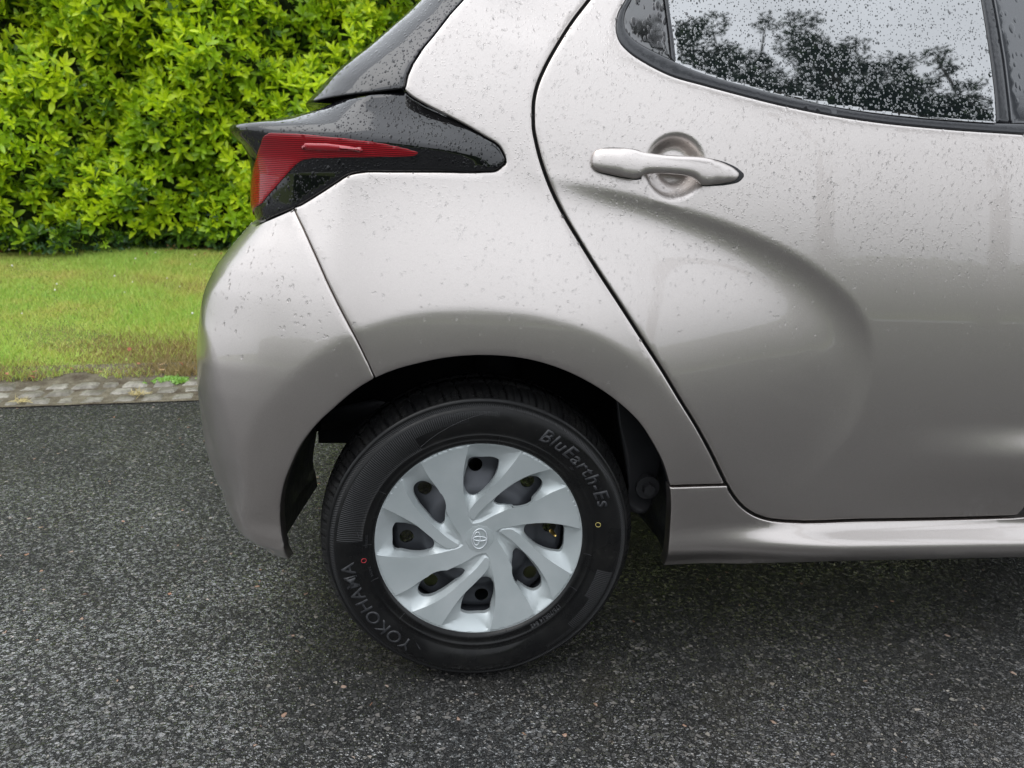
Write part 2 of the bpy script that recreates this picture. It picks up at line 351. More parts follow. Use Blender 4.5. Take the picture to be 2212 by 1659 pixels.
# outboard profile of the plain door side, integrated from the lean of the panel
_zz = np.linspace(.1, 1.6, 301)
_lean = np.interp(_zz, [.1,.25,.35,.45,.55,.65,.75,.85,.95,1.02,1.07,1.12,1.3,1.6], [-14,-6,-5,-3.5,-1.5,1.0,3,5,7,9,11,13,15,20])
_o = np.r_[0, np.cumsum(-np.tan(np.radians((_lean[1:]+_lean[:-1])/2))*np.diff(_zz))]
_o = _o-np.interp(.6, _zz, _o)-.012
def prof_body(x, z): return np.interp(z, _zz, _o)-np.clip(x-1.2, 0, 9)**2*.02
FE = {}
def feat_body(x, z, s, fold=True):
    P = np.c_[np.ravel(x), np.ravel(z)]; D = np.zeros(len(P))
    if not FE: return D.reshape(np.shape(x))
    near = (P[:,0] < 1.4)
    Q = P[near]
    d1, s1, t1 = sdist(Q, FE['C1']); ins = -s1*d1            # inside (below/left of the line) positive
    amp = sstep(t1, .02, .22)*(1-sstep(t1, .60, .97)); amp = np.maximum(amp, .22*sstep(t1, .5, .6)*(1-sstep(t1, .9, 1)))
    dd = np.maximum(ins, 0)
    soft = np.sqrt(dd*dd+.004**2)-.004
    h = amp*(-np.tan(R(21))*soft*np.exp(-(soft/.058)**1.3))*(ins > 0)
    # general swelling of the haunch over the wheel
    r = np.hypot((Q[:,0]-.02)/.62, (Q[:,1]-.50)/.48); h = h+.053*(1-sstep(r, .22, 1.0))
    # flat band round the wheel opening
    d2, s2, t2 = sdist(Q, FE['C2']); i2 = np.where(s2 < 0, d2, -d2)
    am2 = sstep(t2, -.05, .06)*(1-sstep(t2, .78, .99)); x2 = np.maximum(i2, 0); x2 = np.sqrt(x2*x2+.003**2)-.003
    h = h-am2*np.tan(R(9))*np.minimum(x2, .12)*(i2 > 0)
    # greenhouse leans in above the shoulder line
    zk = np.interp(Q[:,0], FE['C6'][:,0], FE['C6'][:,1]); up = Q[:,1]-zk; lift = np.logaddexp(0, up/.006)*.006
    fade = sstep(Q[:,0], -.08, .12); h = h-np.tan(R(10))*lift*fade
    # dished recess behind the handle
    c, rx, rz = FE['bowl']; rr = np.sqrt(((Q[:,0]-c[0])/rx)**2+((Q[:,1]-c[1])/rz)**2)
    h = h-.0165*(1-sstep(rr, .50, 1.14))**.85
    d3, s3, t3 = sdist(Q, FE['FOLD']); x3 = np.where(s3 < 0, d3, 0); x3 = np.sqrt(x3*x3+.004**2)-.004
    h = h-np.tan(R(15))*np.minimum(x3, .08)*(s3 < 0)*(1-sstep(t3, .9, 1))*(Q[:,0] < -.2)*fold
    # sill: rolls out to a lit ledge then tucks under
    if 'sill' in FE:
        sx = sstep(Q[:,0], .42, .75); zz = Q[:,1]
        h = h+(.010+.022*sx)*(sstep(-zz, -.311, -.262))-.03*sstep(-zz, -.262, -.20)
    # crease in the door skin, low at the right edge
    k = sstep(Q[:,0], .80, 1.25)*np.exp(-((Q[:,1]-.475)/.05)**2)*0
    dl = Q[:,1]-.455; h = h+k+sstep(Q[:,0], .74, 1.25)*.020*(sstep(-dl, -.07, .004)-sstep(-dl, .0, .16))
    D[near] = h
    return D.reshape(np.shape(x))
BB = ([.1,.4,.7,1.0,1.5], [.20,.22,.24,.24,.24])
aB = fit_a(BUMPSIL, BB, XC, prof_body)
aB = (np.r_[aB[0][0]-.1, aB[0], aB[0][-1]+.12, 1.6], np.r_[aB[1][0]-.05, aB[1], aB[1][-1]-.09, aB[1][-1]-.25])
S1 = Sheet(aB, BB, XC, prof_body, feat_body)
for it in range(3):
    S1.build_cast(-.60, 2.2, .16, 1.5, .012)
    def xz(c):
        sz = S1.cast(spline(c, 4)); P = S1.base(sz[:,0], sz[:,1]); return P[:,[0,2]]
    fe = {'C1': xz(C1), 'C2': xz(C2), 'C6': xz(C6), 'FOLD': xz(FOLD)}
    fe['C6'] = fe['C6'][np.argsort(fe['C6'][:,0])]
    b = xz([(1453,360),(1453+65,360),(1453,360-66)]); bc = S1.base(*S1.cast([(1453,360)]).T)[0][[0,2]]
    bx = S1.base(*S1.cast([(1453+66,360)]).T)[0][0]-bc[0]; bz = S1.base(*S1.cast([(1453,360-67)]).T)[0][2]-bc[1]
    fe['bowl'] = (bc, bx, bz); fe['sill'] = 1
    FE.clear(); FE.update(fe)
def refit(sheet, sil, z0, z1, n=3):
    for _ in range(n):
        Z = np.linspace(z0, z1, 160); S = np.linspace(-.55, -.02, 90); SS, ZZ = np.meshgrid(S, Z); q = proj(sheet.pos(SS.ravel(), ZZ.ravel())).reshape(160, 90, 2)
        rows = np.array([[q[i, q[i,:,0].argmin(), 0], q[i, q[i,:,0].argmin(), 1], Z[i]] for i in range(160)]); rows = rows[np.argsort(rows[:,1])]
        tu = np.array(sil, float); tu = tu[np.argsort(tu[:,1])]
        d = rows[:,0]-np.interp(rows[:,1], tu[:,1], tu[:,0]); zz = rows[:,2]; o = np.argsort(zz)
        m = (rows[:,1] >= tu[0,1]) & (rows[:,1] <= tu[-1,1]); zz, d = zz[m], d[m]; o = np.argsort(zz); zz, d = zz[o], d[o]
        az, aa_ = sheet.a; add = np.interp(az, zz, np.convolve(np.pad(d, 6, 'edge'), np.ones(13)/13, 'valid'))/1050.; sheet.a = (az, aa_+add*.9)
refit(S1, BUMPSIL[:-1], .3, .95)
for it in range(2):
    S1.build_cast(-.60, 2.2, .16, 1.5, .012); fe = dict(FE); fe.update(C1=xz(C1), C2=xz(C2), FOLD=xz(FOLD)); FE.clear(); FE.update(fe)
refit(S1, BUMPSIL[:-1], .3, .95, 2)
S1.build_cast(-.60, 3.4, .16, 1.5, .010)

def panel(sheet, name, outline, mats, parent, holes=(), step=.008, off=0.0, flange=.012, rnd=.0015, inset=.0022, sz=False, zone=None):
    """a pressed panel: surface inside the outline, rolled edge and a flange turned inboard"""
    O = np.asarray(outline, float) if sz else sheet.cast(outline)
    O = resample(O, step*.7, True)
    H = [resample(h if sz else sheet.cast(h), step*.7, True) for h in holes]
    def area(p): return .5*np.sum(p[:,0]*np.roll(p[:,1], -1)-np.roll(p[:,0], -1)*p[:,1])
    if area(O) < 0: O = O[::-1]
    H = [h[::-1] if area(h) > 0 else h for h in H]
    def inset_loop(p, d):
        t = np.roll(p, -1, 0)-np.roll(p, 1, 0); t /= np.linalg.norm(t, axis=1)[:,None]+1e-12; return p+np.c_[-t[:,1], t[:,0]]*d
    loops = [O]+H; inl = [inset_loop(l, inset) for l in loops]
    lo, hi = O.min(0), O.max(0)
    gx, gz = np.meshgrid(np.arange(lo[0], hi[0], step), np.arange(lo[1], hi[1], step), indexing='ij'); G = np.c_[gx.ravel(), gz.ravel()]
    G[:,0] += (np.round((G[:,1]-lo[1])/step) % 2)*step*.5
    m = pip(G, inl[0])
    for h in inl[1:]: m &= ~pip(G, h)
    G = G[m]
    for l in inl:
        d, _, _ = sdist(G, np.vstack([l, l[:1]])); G = G[d > step*.45]
    if zone is not None:
        zc, zx, zz_, zs = zone; G = G[((G[:,0]-zc[0])/zx)**2+((G[:,1]-zc[1])/zz_)**2 > 1]
        ex_, ez_ = np.meshgrid(np.arange(zc[0]-zx, zc[0]+zx, zs), np.arange(zc[1]-zz_, zc[1]+zz_, zs)); E_ = np.c_[ex_.ravel(), ez_.ravel()]; E_[:,0] += (np.round((E_[:,1]-E_[0,1])/zs) % 2)*zs*.5
        G = np.vstack([G, E_[((E_[:,0]-zc[0])/zx)**2+((E_[:,1]-zc[1])/zz_)**2 < 1]])
    pts = np.vstack(inl+[G]); edges = []; k = 0
    for l in inl:
        n = len(l); edges += [(k+i, k+(i+1) % n) for i in range(n)]; k += n
    nb = k
    r = delaunay_2d_cdt([Vector(p) for p in pts], edges, [], 0, 1e-7)
    vo = np.array([tuple(v) for v in r[0]]); T = np.array([f for f in r[2] if len(f) == 3]); orig = r[3]
    cen = vo[T].mean(1); m = pip(cen, inl[0])
    for h in inl[1:]: m &= ~pip(cen, h)
    T = T[m]
    P = sheet.pos(vo[:,0], vo[:,1], off)
    idx = {}
    for i, o_ in enumerate(orig):
        for q in o_: idx[q] = i
    verts = [P]; faces = T.tolist(); base = len(P); k = 0
    # orient outward
    if len(T):
        a, b_, c_ = P[T[0]]; nrm = np.cross(b_-a, c_-a); 
        if nrm @ (CAM-a) < 0: faces = [f[::-1] for f in faces]
    for l in loops:
        n = len(l); rings = [[idx.get(k+i, 0) for i in range(n)]]
        for dd, fr in ((rnd*.35, .75), (rnd, 1.0), (flange, 1.0)):
            p2 = l+(inl[loops.index(l) if False else [id(x) for x in loops].index(id(l))]-l)*(1-fr)
            verts.append(sheet.pos(p2[:,0], p2[:,1], off-dd)); rings.append([base+i for i in range(n)]); base += n
        for a_, b_ in zip(rings[:-1], rings[1:]):
            for i in range(n):
                j = (i+1) % n; faces.append([a_[i], b_[i], b_[j], a_[j]])
        k += n
    Vv = np.vstack(verts); ob = mesh(name, Vv, faces, mats, parent)
    bm = bmesh.new(); bm.from_mesh(ob.data); bmesh.ops.recalc_face_normals(bm, faces=bm.faces)
    # keep the outer face pointing at the street
    f0 = max(bm.faces, key=lambda f: f.calc_area() if f.calc_center_median().y < 1 else 0)
    if f0.normal.dot(Vector(CAM)-f0.calc_center_median()) < 0: bmesh.ops.reverse_faces(bm, faces=bm.faces)
    bm.to_mesh(ob.data); bm.free(); ob.data.shade_smooth()
    ob['_'] = 0; del ob['_']
    return ob
def offset_px(c, d):
    c = spline(c, 4); t = np.gradient(c, axis=0); t /= np.linalg.norm(t, axis=1)[:,None]+1e-9; return c+np.c_[-t[:,1], t[:,0]]*d

# ================================================================== CAR
car = empty('parked_car', (0, .85, 0))
tag(car, 'wet silver hatchback parked beside the verge, seen at its rear wheel', 'car')
def P_(o): 
    o.matrix_parent_inverse = Matrix.Translation((0, -.85, 0)) if o.parent is car else o.matrix_parent_inverse; return o
_link = link
def link(name, me, mats, parent=None, smooth=True):
    o = _link(name, me, mats, parent, smooth)
    if parent is not None: o.matrix_parent_inverse = parent.matrix_world.inverted()
    return o
bpy.context.view_layer.update()

LAMP_TOP = [(1090,342),(1077,318),(1046,298),(1013,278),(962,251),(911,225),(884,208),(872,196)]
LAMP_BOT = [(549,487),(579,474),(606,462),(633,450),(691,416),(725,394),(752,377),(772,372),(843,370),(945,370),(1046,369),(1073,366),(1087,354)]
HATCH_R = [(874,190),(879,165),(891,138),(913,104),(935,78),(973,29),(998,2),(1040,-50),(1080,-95)]
DLO = [(1380,-110),(1362,-40),(1350,0),(1338,20),(1331,44),(1331,66),(1338,88),(1359,112),(1390,133),(1421,150),(1452,164),(1515,182),(1593,203),(1663,221),(1754,241),(1890,263),(2025,277),(2212,290)]
gapL = offset_px(GAP, 3.6); gapR = offset_px(GAP, -3.6)
if gapL[5][0] > gapR[5][0]: gapL, gapR = gapR, gapL
arch = spline(C3, 4)
# quarter panel: everything between lamp, door gap and wheel opening
top = [(1080,-95),(1310,-95)]
iq = [i for i, p in enumerate(gapL) if p[1] < 1046][-1]
seamR = offset_px(SEAM, 1.2); seamL = offset_px(SEAM, -1.2)
if seamR[3][0] < seamL[3][0]: seamR, seamL = seamL, seamR
aR = [tuple(p) for p in arch if p[0] > 811]; aL = [tuple(p) for p in arch if p[0] <= 808]
q_out = [tuple(p) for p in HATCH_R[::-1]]; 
lt = [tuple(p) for p in spline(LAMP_TOP, 4)][::-1]
lb = [tuple(p) for p in spline(LAMP_BOT, 4) if p[0] > 636][::-1]
shift = lambda L, dx, dy: [(x+dx, y+dy) for x, y in L]
outline = shift(q_out, 3, 0)+shift(lt, 2, -3)+[(1094,356)]+shift(lb, 1, 2.5)+[tuple(p) for p in seamR]+aR+[(1448,1048),(1500,1046.5)]+[tuple(p) for p in gapL[:iq+1]][::-1]+[(1312,-50),(1345,-95)]
quarter = panel(S1, 'quarter_panel', outline, PAINT, car, step=.008, rnd=.002, inset=.003, flange=.016)
# bumper: wraps round the corner
sz_se = S1.cast([tuple(p) for p in seamL]); sz_lb = S1.cast(shift([p for p in LAMP_BOT if p[0] < 634], 1, 2.5)); sz_ar = S1.cast(aL[::-1])
zt = sz_lb[0][1]
bo = [(-.36-.62, zt+.01), (-.36, zt+.005)]+[tuple(p) for p in sz_lb]+[tuple(p) for p in sz_se]+[tuple(p) for p in sz_ar]
zb = sz_ar[-1][1]
bo += [(sz_ar[-1][0]-.06, zb-.003), (-.36, zb+.004), (-.36-.62, zb+.01)]
bumper = panel(S1, 'rear_bumper', bo, PAINT, car, step=.008, rnd=.002, inset=.003, flange=.02, sz=True)
# rear door with its window opening
dlo = spline(DLO, 4)
door_out = [tuple(p) for p in gapR][:-1]+[(2198,1112),(2212,1098),(2240,1040),(2255,900),(2262,600),(2262,420),(2262,294)]+[tuple(p) for p in shift(dlo[::-1], 0, 1.5)]+[(1345,-110),(1320,-80)]
gr = [p for p in gapR]; 
door_out = [(1330,-75)]+door_out
bw = FE['bowl']; door = panel(S1, 'rear_door', door_out, PAINT, car, step=.0075, rnd=.002, inset=.003, flange=.016, zone=((bw[0][0]-XC, bw[0][1]), bw[1]*1.35, bw[2]*1.35, .0028))
# sill
sill_out = [(1448,1054),(1500,1052.5),(1571,1050.5)]+[(p[0], p[1]) for p in gapL if p[1] > 1056]+[(2230,1117)]
sill_top = S1.cast(sill_out); sb = S1.cast([(2230,1203.5),(2000,1209),(1800,1213),(1600,1219),(1434,1222)]); sa = S1.cast([tuple(p) for p in spline(C3b,3)][::-1])
so_ = [tuple(p) for p in sill_top]+[(3.1, sill_top[-1][1]), (3.1, sb[0][1])]+[tuple(p) for p in sb]+[tuple(p) for p in sa[1:]]
sill = panel(S1, 'side_sill', so_, PAINT, car, step=.008, rnd=.002, inset=.003, flange=.03, sz=True)
# inner shell behind the panel gaps (leaves the wheel opening and windows free)
sh_out = [(-.36, .45)]+[tuple(p) for p in S1.cast([(560,900),(600,800),(700,730),(850,680),(1020,660),(1180,690),(1300,750),(1400,850),(1460,960),(1475,1080),(1470,1190)])]
zl = S1.cast([(1470,1190)])[0][1]; sh_out += [(3.1, zl), (3.1, 1.04), (.95, 1.04)]+[tuple(p) for p in S1.cast([(1890,301),(1600,244),(1400,188),(1300,95),(1318,-60)])]+[(.22,1.30),(.13,1.1)]+[tuple(p) for p in S1.cast([(960,345),(780,350),(660,390)])]+[(-.36,.86)]
inner = panel(S1, 'inner_shell', sh_out, JAMB, car, step=.03, off=-.019, sz=True, flange=.004)

# ---- tail light
LSIL = [(549,266),(515,270),(510,281),(515,291),(528,311),(534,338),(534,372),(529,406),(524,440),(528,467),(537,486)]
aL3 = fit_a(LSIL[1:], BB, XC, prof_body)
z_led = aL3[0][-1]; 
aL3 = (np.r_[aL3[0][0]-.2, aL3[0], z_led+.012, z_led+.03, z_led+.05, z_led+.3], np.r_[aL3[1][0]-.05, aL3[1], aL3[1][-1]-.07, aL3[1][-1]-.13, aL3[1][-1]-.17, aL3[1][-1]-.30])
RIDGE = crop(700, 0, 1.7015, [(420,815),(535,842),(700,850),(1000,866),(1300,890),(1650,935),(2010,990)])
LR = {}
def feat_lamp(x, z, s):
    P = np.c_[np.ravel(x), np.ravel(z)]; h = feat_body(x, z, s, False).ravel()+.0035
    if LR:
        zr = np.interp(P[:,0], LR['r'][:,0], LR['r'][:,1]); u = P[:,1]-zr
        k = sstep(-P[:,0], -.06, .10)
        h = h-np.tan(R(20))*np.logaddexp(0, u/.004)*.004*(.35+.65*k)-np.tan(R(8))*np.maximum(-u, 0)*k
        h = h+.010*k*np.exp(-(np.maximum(u, -u)/.03)**2)
    return h.reshape(np.shape(x))
S3 = Sheet(aL3, BB, XC, prof_body, feat_lamp)
for it in range(2):
    S3.build_cast(-.60, .3, .75, 1.15, .008)
    sz = S3.cast(RIDGE); P = S3.base(sz[:,0], sz[:,1])[:,[0,2]]; LR['r'] = P[np.argsort(P[:,0])]
S3.build_cast(-.70, .3, .75, 1.15, .006)
lo_ = S3.cast([tuple(p) for p in spline(LAMP_TOP, 3)][:-1]+[(872,199),(843,201),(793,207),(725,215),(674,225),(650,232)])
lo2 = S3.cast([(570,480),(579,473),(606,461)]+[tuple(p) for p in spline(LAMP_BOT, 3) if p[0] > 625]+[(1089,350)])
ztop = lo_[-1][1]+.004; zbt = lo2[0][1]-.008
lamp_out = [tuple(p) for p in lo_]+[(-.36, ztop), (-.62, ztop), (-.62, zbt-.012), (-.36, zbt-.012)]+[tuple(p) for p in lo2]
lamp = panel(S3, 'tail_light', lamp_out, BLACKGLOSS, car, step=.006, rnd=.002, inset=.003, flange=.05, sz=True)
RED = crop(700, 0, 1.7015, [(535,846),(700,852),(1000,882),(1250,915),(1400,948),(1478,972),(1468,990),(1420,1000),(1100,1004),(800,1010),(740,1022),(700,1048),(640,1112),(560,1205),(480,1300),(420,1360),(384,1388),(376,1340),(402,1200),(430,1070),(460,960),(492,872)])
lens = panel(S3, 'red_lens', RED, LENS, lamp, step=.005, off=.0016, rnd=.0008, inset=.001, flange=.0035)
BAR = crop(700, 0, 1.7015, [(760,912),(900,915),(1060,935),(1130,958),(1060,968),(900,965),(770,958),(735,945)])
bar = panel(S3, 'lens_bar', BAR, LENSBAR, lamp, step=.004, off=.007, rnd=.0035, inset=.005, flange=.008)
# ---- tailgate: black glossy hatch above the lamp
hr = S1.cast(HATCH_R); hp = S1.base(hr[:,0], hr[:,1]); hz = hp[:,2]; hx = hp[:,0]; o_ = np.argsort(hz); hz, hx = hz[o_], hx[o_]
XC2 = (np.r_[hz[0]-.2, hz, hz[-1]+.3], np.r_[hx[0]-.05, hx, hx[-1]+.25]+.03)
BB2 = ([.8,1.0,1.5], [.30,.30,.30])
aH = fit_a([(637,234),(674,190),(742,118),(810,61),(877,10),(935,-40)], BB2, XC2, prof_body)
aH = (np.r_[aH[0][0]-.2, aH[0], 1.6], np.r_[aH[1][0]+.1, aH[1], aH[1][-1]])
S2 = Sheet(aH, BB2, XC2, prof_body, lambda x, z, s: feat_body(x, z, s)*0-.006-.03*sstep(z, 1.0, 1.25))
S2.build_cast(-.8, .1, .9, 1.5, .008)
h1 = S2.cast([tuple(p) for p in spline(HATCH_R, 3)]); h2 = S2.cast([(660,222),(674,220),(725,209),(793,201),(843,195),(872,192)])
hatch_out = [tuple(p) for p in h1]+[(-.36, h1[-1][1]+.02), (-.75, h1[-1][1]+.02), (-.75, h2[0][1]-.004), (-.36, h2[0][1]-.004)]+[tuple(p) for p in h2]
hatch = panel(S2, 'tailgate', hatch_out, BLACKGLOSS, car, step=.008, rnd=.003, inset=.004, flange=.05, sz=True)

# ---- windows of the rear door
TRIM_IN = [(1395,-110),(1376,-40),(1364,0),(1353,20),(1349,42),(1352,62),(1363,78),(1390,98),(1421,114),(1455,130)]
GL_BOT = [(1460,133),(1499,150),(1562,171),(1624,188),(1708,210),(1799,229),(1889,243),(2025,257),(2158,266)]
GLR = [(2158,262),(2154,198),(2146,133),(2136,67),(2125,0),(2105,-95)]
strip_out = [tuple(p) for p in shift(dlo, 0, 0)]+[(2290,291),(2290,268)]+[tuple(p) for p in spline(GL_BOT, 3)][::-1]+[tuple(p) for p in spline(TRIM_IN, 3)][::-1]
trim = panel(S1, 'window_trim', strip_out, TRIM, door, step=.008, off=-.002, rnd=.003, inset=.004, flange=.014)
qg = [tuple(p) for p in spline(TRIM_IN, 3)]+[(1450,100),(1447,66),(1441,20),(1438,0),(1425,-95)]
quarterglass = panel(S1, 'quarter_glass', qg, GLASS2, door, step=.01, off=-.008, flange=.004)
divb = [(1425,-95),(1438,0),(1441,20),(1447,66),(1453,126),(1459,133),(1462,130),(1457,80),(1451,40),(1446,0),(1433,-95)]
div = panel(S1, 'window_divider', divb, TRIM, door, step=.004, off=-.004, flange=.006, rnd=.001, inset=.001)
mg = [tuple(p) for p in spline(GL_BOT, 3)]+[tuple(p) for p in GLR]+[(1433,-95),(1446,0),(1451,40),(1457,80),(1462,131)]
GS = Sheet(S1.a, BB, XC, prof_body, lambda x, z, s: .015*(1-sstep(np.abs(z-1.0), 0, 3))*0-np.tan(R(10))*(z-1.085))
GS.build_cast(.2, 1.4, .95, 1.5, .01)
glass = panel(GS, 'door_window', mg, GLASS, door, step=.006, off=-.007, flange=.004, rnd=.0004, inset=.0008)
chn = [(2158,264),(2154,198),(2146,133),(2136,67),(2125,0),(2105,-95),(2130,-95),(2151,0),(2163,66),(2174,133),(2182,200),(2189,268)]
channel = panel(S1, 'window_channel', chn, TRIM, door, step=.005, off=-.005, flange=.01, rnd=.004, inset=.005)
bp = [(2189,267),(2182,200),(2174,133),(2163,66),(2151,0),(2130,-95),(2290,-95),(2310,0),(2330,268)]
PILLAR = mat('pillar_gloss', (.03,.032,.036), .12, 0, .8, .5); rainy(PILLAR, 120, .4, (1,1,.4), .7)
pillar = panel(S1, 'pillar_cover', bp, PILLAR, door, step=.012, off=-.003, flange=.012)

# ---- door handle: one smooth bar bridging the dish
HT = crop(2100, 400, 2.765, [(343,560),(352,505),(385,455),(440,432),(520,427),(640,428),(760,438),(880,470),(1000,488),(1200,505),(1400,515),(1500,525),(1600,545),(1750,595),(1850,650),(1897,700),(1896,720)])
HB = crop(2100, 400, 2.765, [(343,560),(352,615),(400,663),(520,698),(700,735),(800,746),(838,735),(868,708),(950,696),(1150,700),(1300,715),(1380,735),(1430,765),(1462,800),(1500,812),(1600,808),(1750,790),(1850,765),(1896,720)])
def build_handle():
    sheet = Sheet(aB, BB, XC, prof_body, lambda x, z, s: np.full(np.shape(x), FE['hd']))
    FE['hd'] = .012+.010; keep = dict(FE)
    sheet.build_cast(.2, .9, .8, 1.1, .01)
    T = sheet.cast(spline(HT, 5)); B = sheet.cast(spline(HB, 5)); n = 90
    xs = np.linspace(T[:,0].min()+.0003, T[:,0].max()-.0003, n)
    xs = T[:,0].min()+(T[:,0].max()-T[:,0].min())*(.5-.5*np.cos(np.linspace(.03, math.pi-.03, n)))
    def edge(E): 
        i = np.argsort(E[:,0]); return np.interp(xs, E[i,0], E[i,1])
    zt_, zb_ = edge(T), edge(B); V = []; m = 28
    L = xs[-1]-xs[0]
    for i, x in enumerate(xs):
        u = (x-xs[0])/L; endf = math.sqrt(max(0, 1-abs(2*u-1)**7)); hh = (zt_[i]-zb_[i])/2; zc = (zt_[i]+zb_[i])/2
        out_ = .004+.024*endf*math.sin(math.pi*min(max(u*1.0, .12), .9))**.35; back = -.004 if (u < .20 or u > .80) else .006
        for k in range(m):
            a = 2*math.pi*k/m; c_, s_ = math.cos(a), math.sin(a)
            dz = hh*math.copysign(abs(s_)**.8, s_); q = math.copysign(abs(c_)**.75, c_)
            # ridge line along the upper third
            oo = back+(out_-back)*(.5+.5*q)
            p = sheet.base(np.array([x]), np.array([zc+dz]))[0]; V.append((p[0], p[1]-oo, p[2]))
    F = [(i*m+k, (i+1)*m+k, (i+1)*m+(k+1) % m, i*m+(k+1) % m) for i in range(n-1) for k in range(m)]
    F.append(tuple(range(m))); F.append(tuple(range((n-1)*m, n*m))[::-1])
    h = mesh('door_handle', V, F, PAINT, door)
    bm = bmesh.new(); bm.from_mesh(h.data); bmesh.ops.recalc_face_normals(bm, faces=bm.faces); bm.to_mesh(h.data); bm.free(); h.data.shade_smooth()
    # rubber gasket between handle ends and skin
    pts = np.vstack([spline(HT, 4), spline(HB, 4)[::-1]]); c0 = pts.mean(0)
    return h
handle = build_handle()
def gasket(cx, pts):
    return panel(S1, 'handle_gasket', pts, RUBBER, handle, step=.004, off=.0016, rnd=.001, inset=.001, flange=.006)
def ends(lo, hi):
    t = [p for p in spline(HT, 5) if lo < p[0] < hi]; b = [p for p in spline(HB, 5) if lo < p[0] < hi]
    P = np.array(t+b[::-1]); c = P.mean(0); g = P+(P-c)/np.linalg.norm(P-c, axis=1)[:,None]*2.2+[0, 1.5]; return [tuple(p) for p in g]
gasket(0, ends(1200, 1385)); gasket(0, ends(1515, 1700))

# ---- wheel arch liner
def liner():
    sz = S1.cast([tuple(p) for p in spline(C3+C3b, 3)]); P = S1.pos(sz[:,0], sz[:,1]); c = np.array([0, .31]); V = []; n = len(P)
    rs = [(.004, 1.0, 0), (.02, 1.03, 1), (.06, 1.05, 1), (.12, 1.06, 1), (.22, 1.03, 1), (.34, .98, 1)]
    for dy, k, _ in rs:
        for i, p in enumerate(P):
            q = c+(p[[0,2]]-c)*k; nn = .0022*math.sin(i*.55+dy*30)+.003*math.sin(i*.21+dy*25); 
            if dy < .01: nn = 0
            q = q+(q-c)/np.linalg.norm(q-c)*nn
            V.append((q[0], p[1]+dy+.004, max(q[1], .2)))
    F = [(a*n+i, a*n+i+1, (a+1)*n+i+1, (a+1)*n+i) for a in range(len(rs)-1) for i in range(n-1)]
    return mesh('wheel_arch_liner', V, F, LINER, car)
liner()

# ================================================================== WHEEL
WC = np.array([0, 0, .29])
wheel = empty('wheel', tuple(WC)); wheel.rotation_euler = (R(-1.0), 0, 0); wheel.parent = car
bpy.context.view_layer.update(); wheel.matrix_parent_inverse = car.matrix_world.inverted(); bpy.context.view_layer.update()
def wlink(name, V, F, m, smooth=True, parent=None, mi=None):
    """V given in wheel coordinates: x forward, y inboard, z up"""
    o = mesh(name, V, F, m, None, smooth, mi); o.parent = parent or wheel; return o
def lathe(name, prof_, m, n=128, smooth=True, disp=None, mi=None, parent=None):
    Pf = np.asarray(prof_, float); th = np.linspace(0, 2*math.pi, n, endpoint=False)
    r = Pf[:,0][:,None]*np.ones(n); y = -Pf[:,1][:,None]*np.ones(n)
    if disp is not None: r, y = disp(r, y, th[None,:]*np.ones_like(r))
    V = np.stack([r*np.sin(th), y, r*np.cos(th)], -1).reshape(-1, 3); k = len(Pf)
    i, j = np.meshgrid(np.arange(k-1), np.arange(n), indexing='ij'); jj = (j+1) % n
    F = np.stack([i*n+j, i*n+jj, (i+1)*n+jj, (i+1)*n+j], -1).reshape(-1, 4)
    return wlink(name, V, F, m, smooth, parent, mi(F, n) if mi else None)
# tyre: (radius, outboard)
TP = [(.180,-.02),(.186,-.008),(.1945,-.001),(.1965,.0025),(.199,.0045),(.2035,.0060),(.2045,.0048),(.212,.0085),(.2145,.0105),(.2152,.0092),(.222,.0120),(.230,.0145),(.240,.0162),(.250,.0160),(.258,.0140),(.2625,.0120),(.2635,.0104),(.2705,.0068),(.2712,.0080),(.2755,.0045),(.2775,.0030),(.2785,.0010),(.2805,-.0015),(.284,-.006),(.287,-.011),(.2895,-.017),(.2915,-.024),(.2930,-.032),(.2940,-.040),(.2942,-.0405),(.2870,-.0415),(.2870,-.0475),(.2945,-.0485),(.2962,-.060),(.2968,-.075),(.2900,-.0755),(.2900,-.083),(.2968,-.0835),(.2955,-.105),(.292,-.125),(.284,-.145),(.270,-.160),(.24,-.168),(.20,-.16),(.18,-.14)]
TP = [(r*(1+.011*float(sstep(r, .225, .26))), o) for r, o in TP]
NT = 1440
def tdisp(r, y, th):
    sh = sstep(r, .2790, .2815)*(y > -.0); sh = sstep(r, .2815, .2845)*(y < .150)
    ph = (th/(2*math.pi)*64+y*6.0) % 1.0; g1 = np.exp(-((ph-.5)/.055)**2); ph2 = (th/(2*math.pi)*64+y*6.0+.5) % 1.0; g2 = np.exp(-((ph2-.5)/.03)**2)*.5
    r = r-sh*(.0065*g1+.0045*g2)*(r > .2775); y = y+sh*(r > .281)*(r < .296)*(y < .03)*(.004*g1+.003*g2)
    z = r*np.cos(th); flat = np.maximum(-.2898-z, 0); r = r-flat*.9; y = y-np.where(y < .06, 1, 0)*sstep(-np.cos(th), .86, 1)*.006*np.exp(-((r-.25)/.03)**2)
    return r, y
def tmi(F, n):
    i = F[:,0]//n; th = (F[:,0] % n)/n*360; rr = np.array([p[0] for p in TP]); r = (rr[i]+rr[i+1])/2; front = i < 20
    m = np.zeros(len(F), int); m[(r > .2665) & (r < .2742) & front] = 1
    inner = .2400+.02*np.cos(np.radians((th-275)*1.2))
    m[front & (r > .216) & (r < .2630) & (((th > 272) & (th < 330)) | ((th > 330) | (th < 6)) & (r > .2400+.0002*((th-330) % 360)*1.4))] = 2
    m[front & (r > .2300) & (r < .2625) & (th > 103) & (th < 150) & (r > .225+.0007*(th-103))] = 2
    return m
tyre = lathe('tyre', TP, [TYRE, RIB, RIB2], NT, disp=tdisp, mi=tmi)
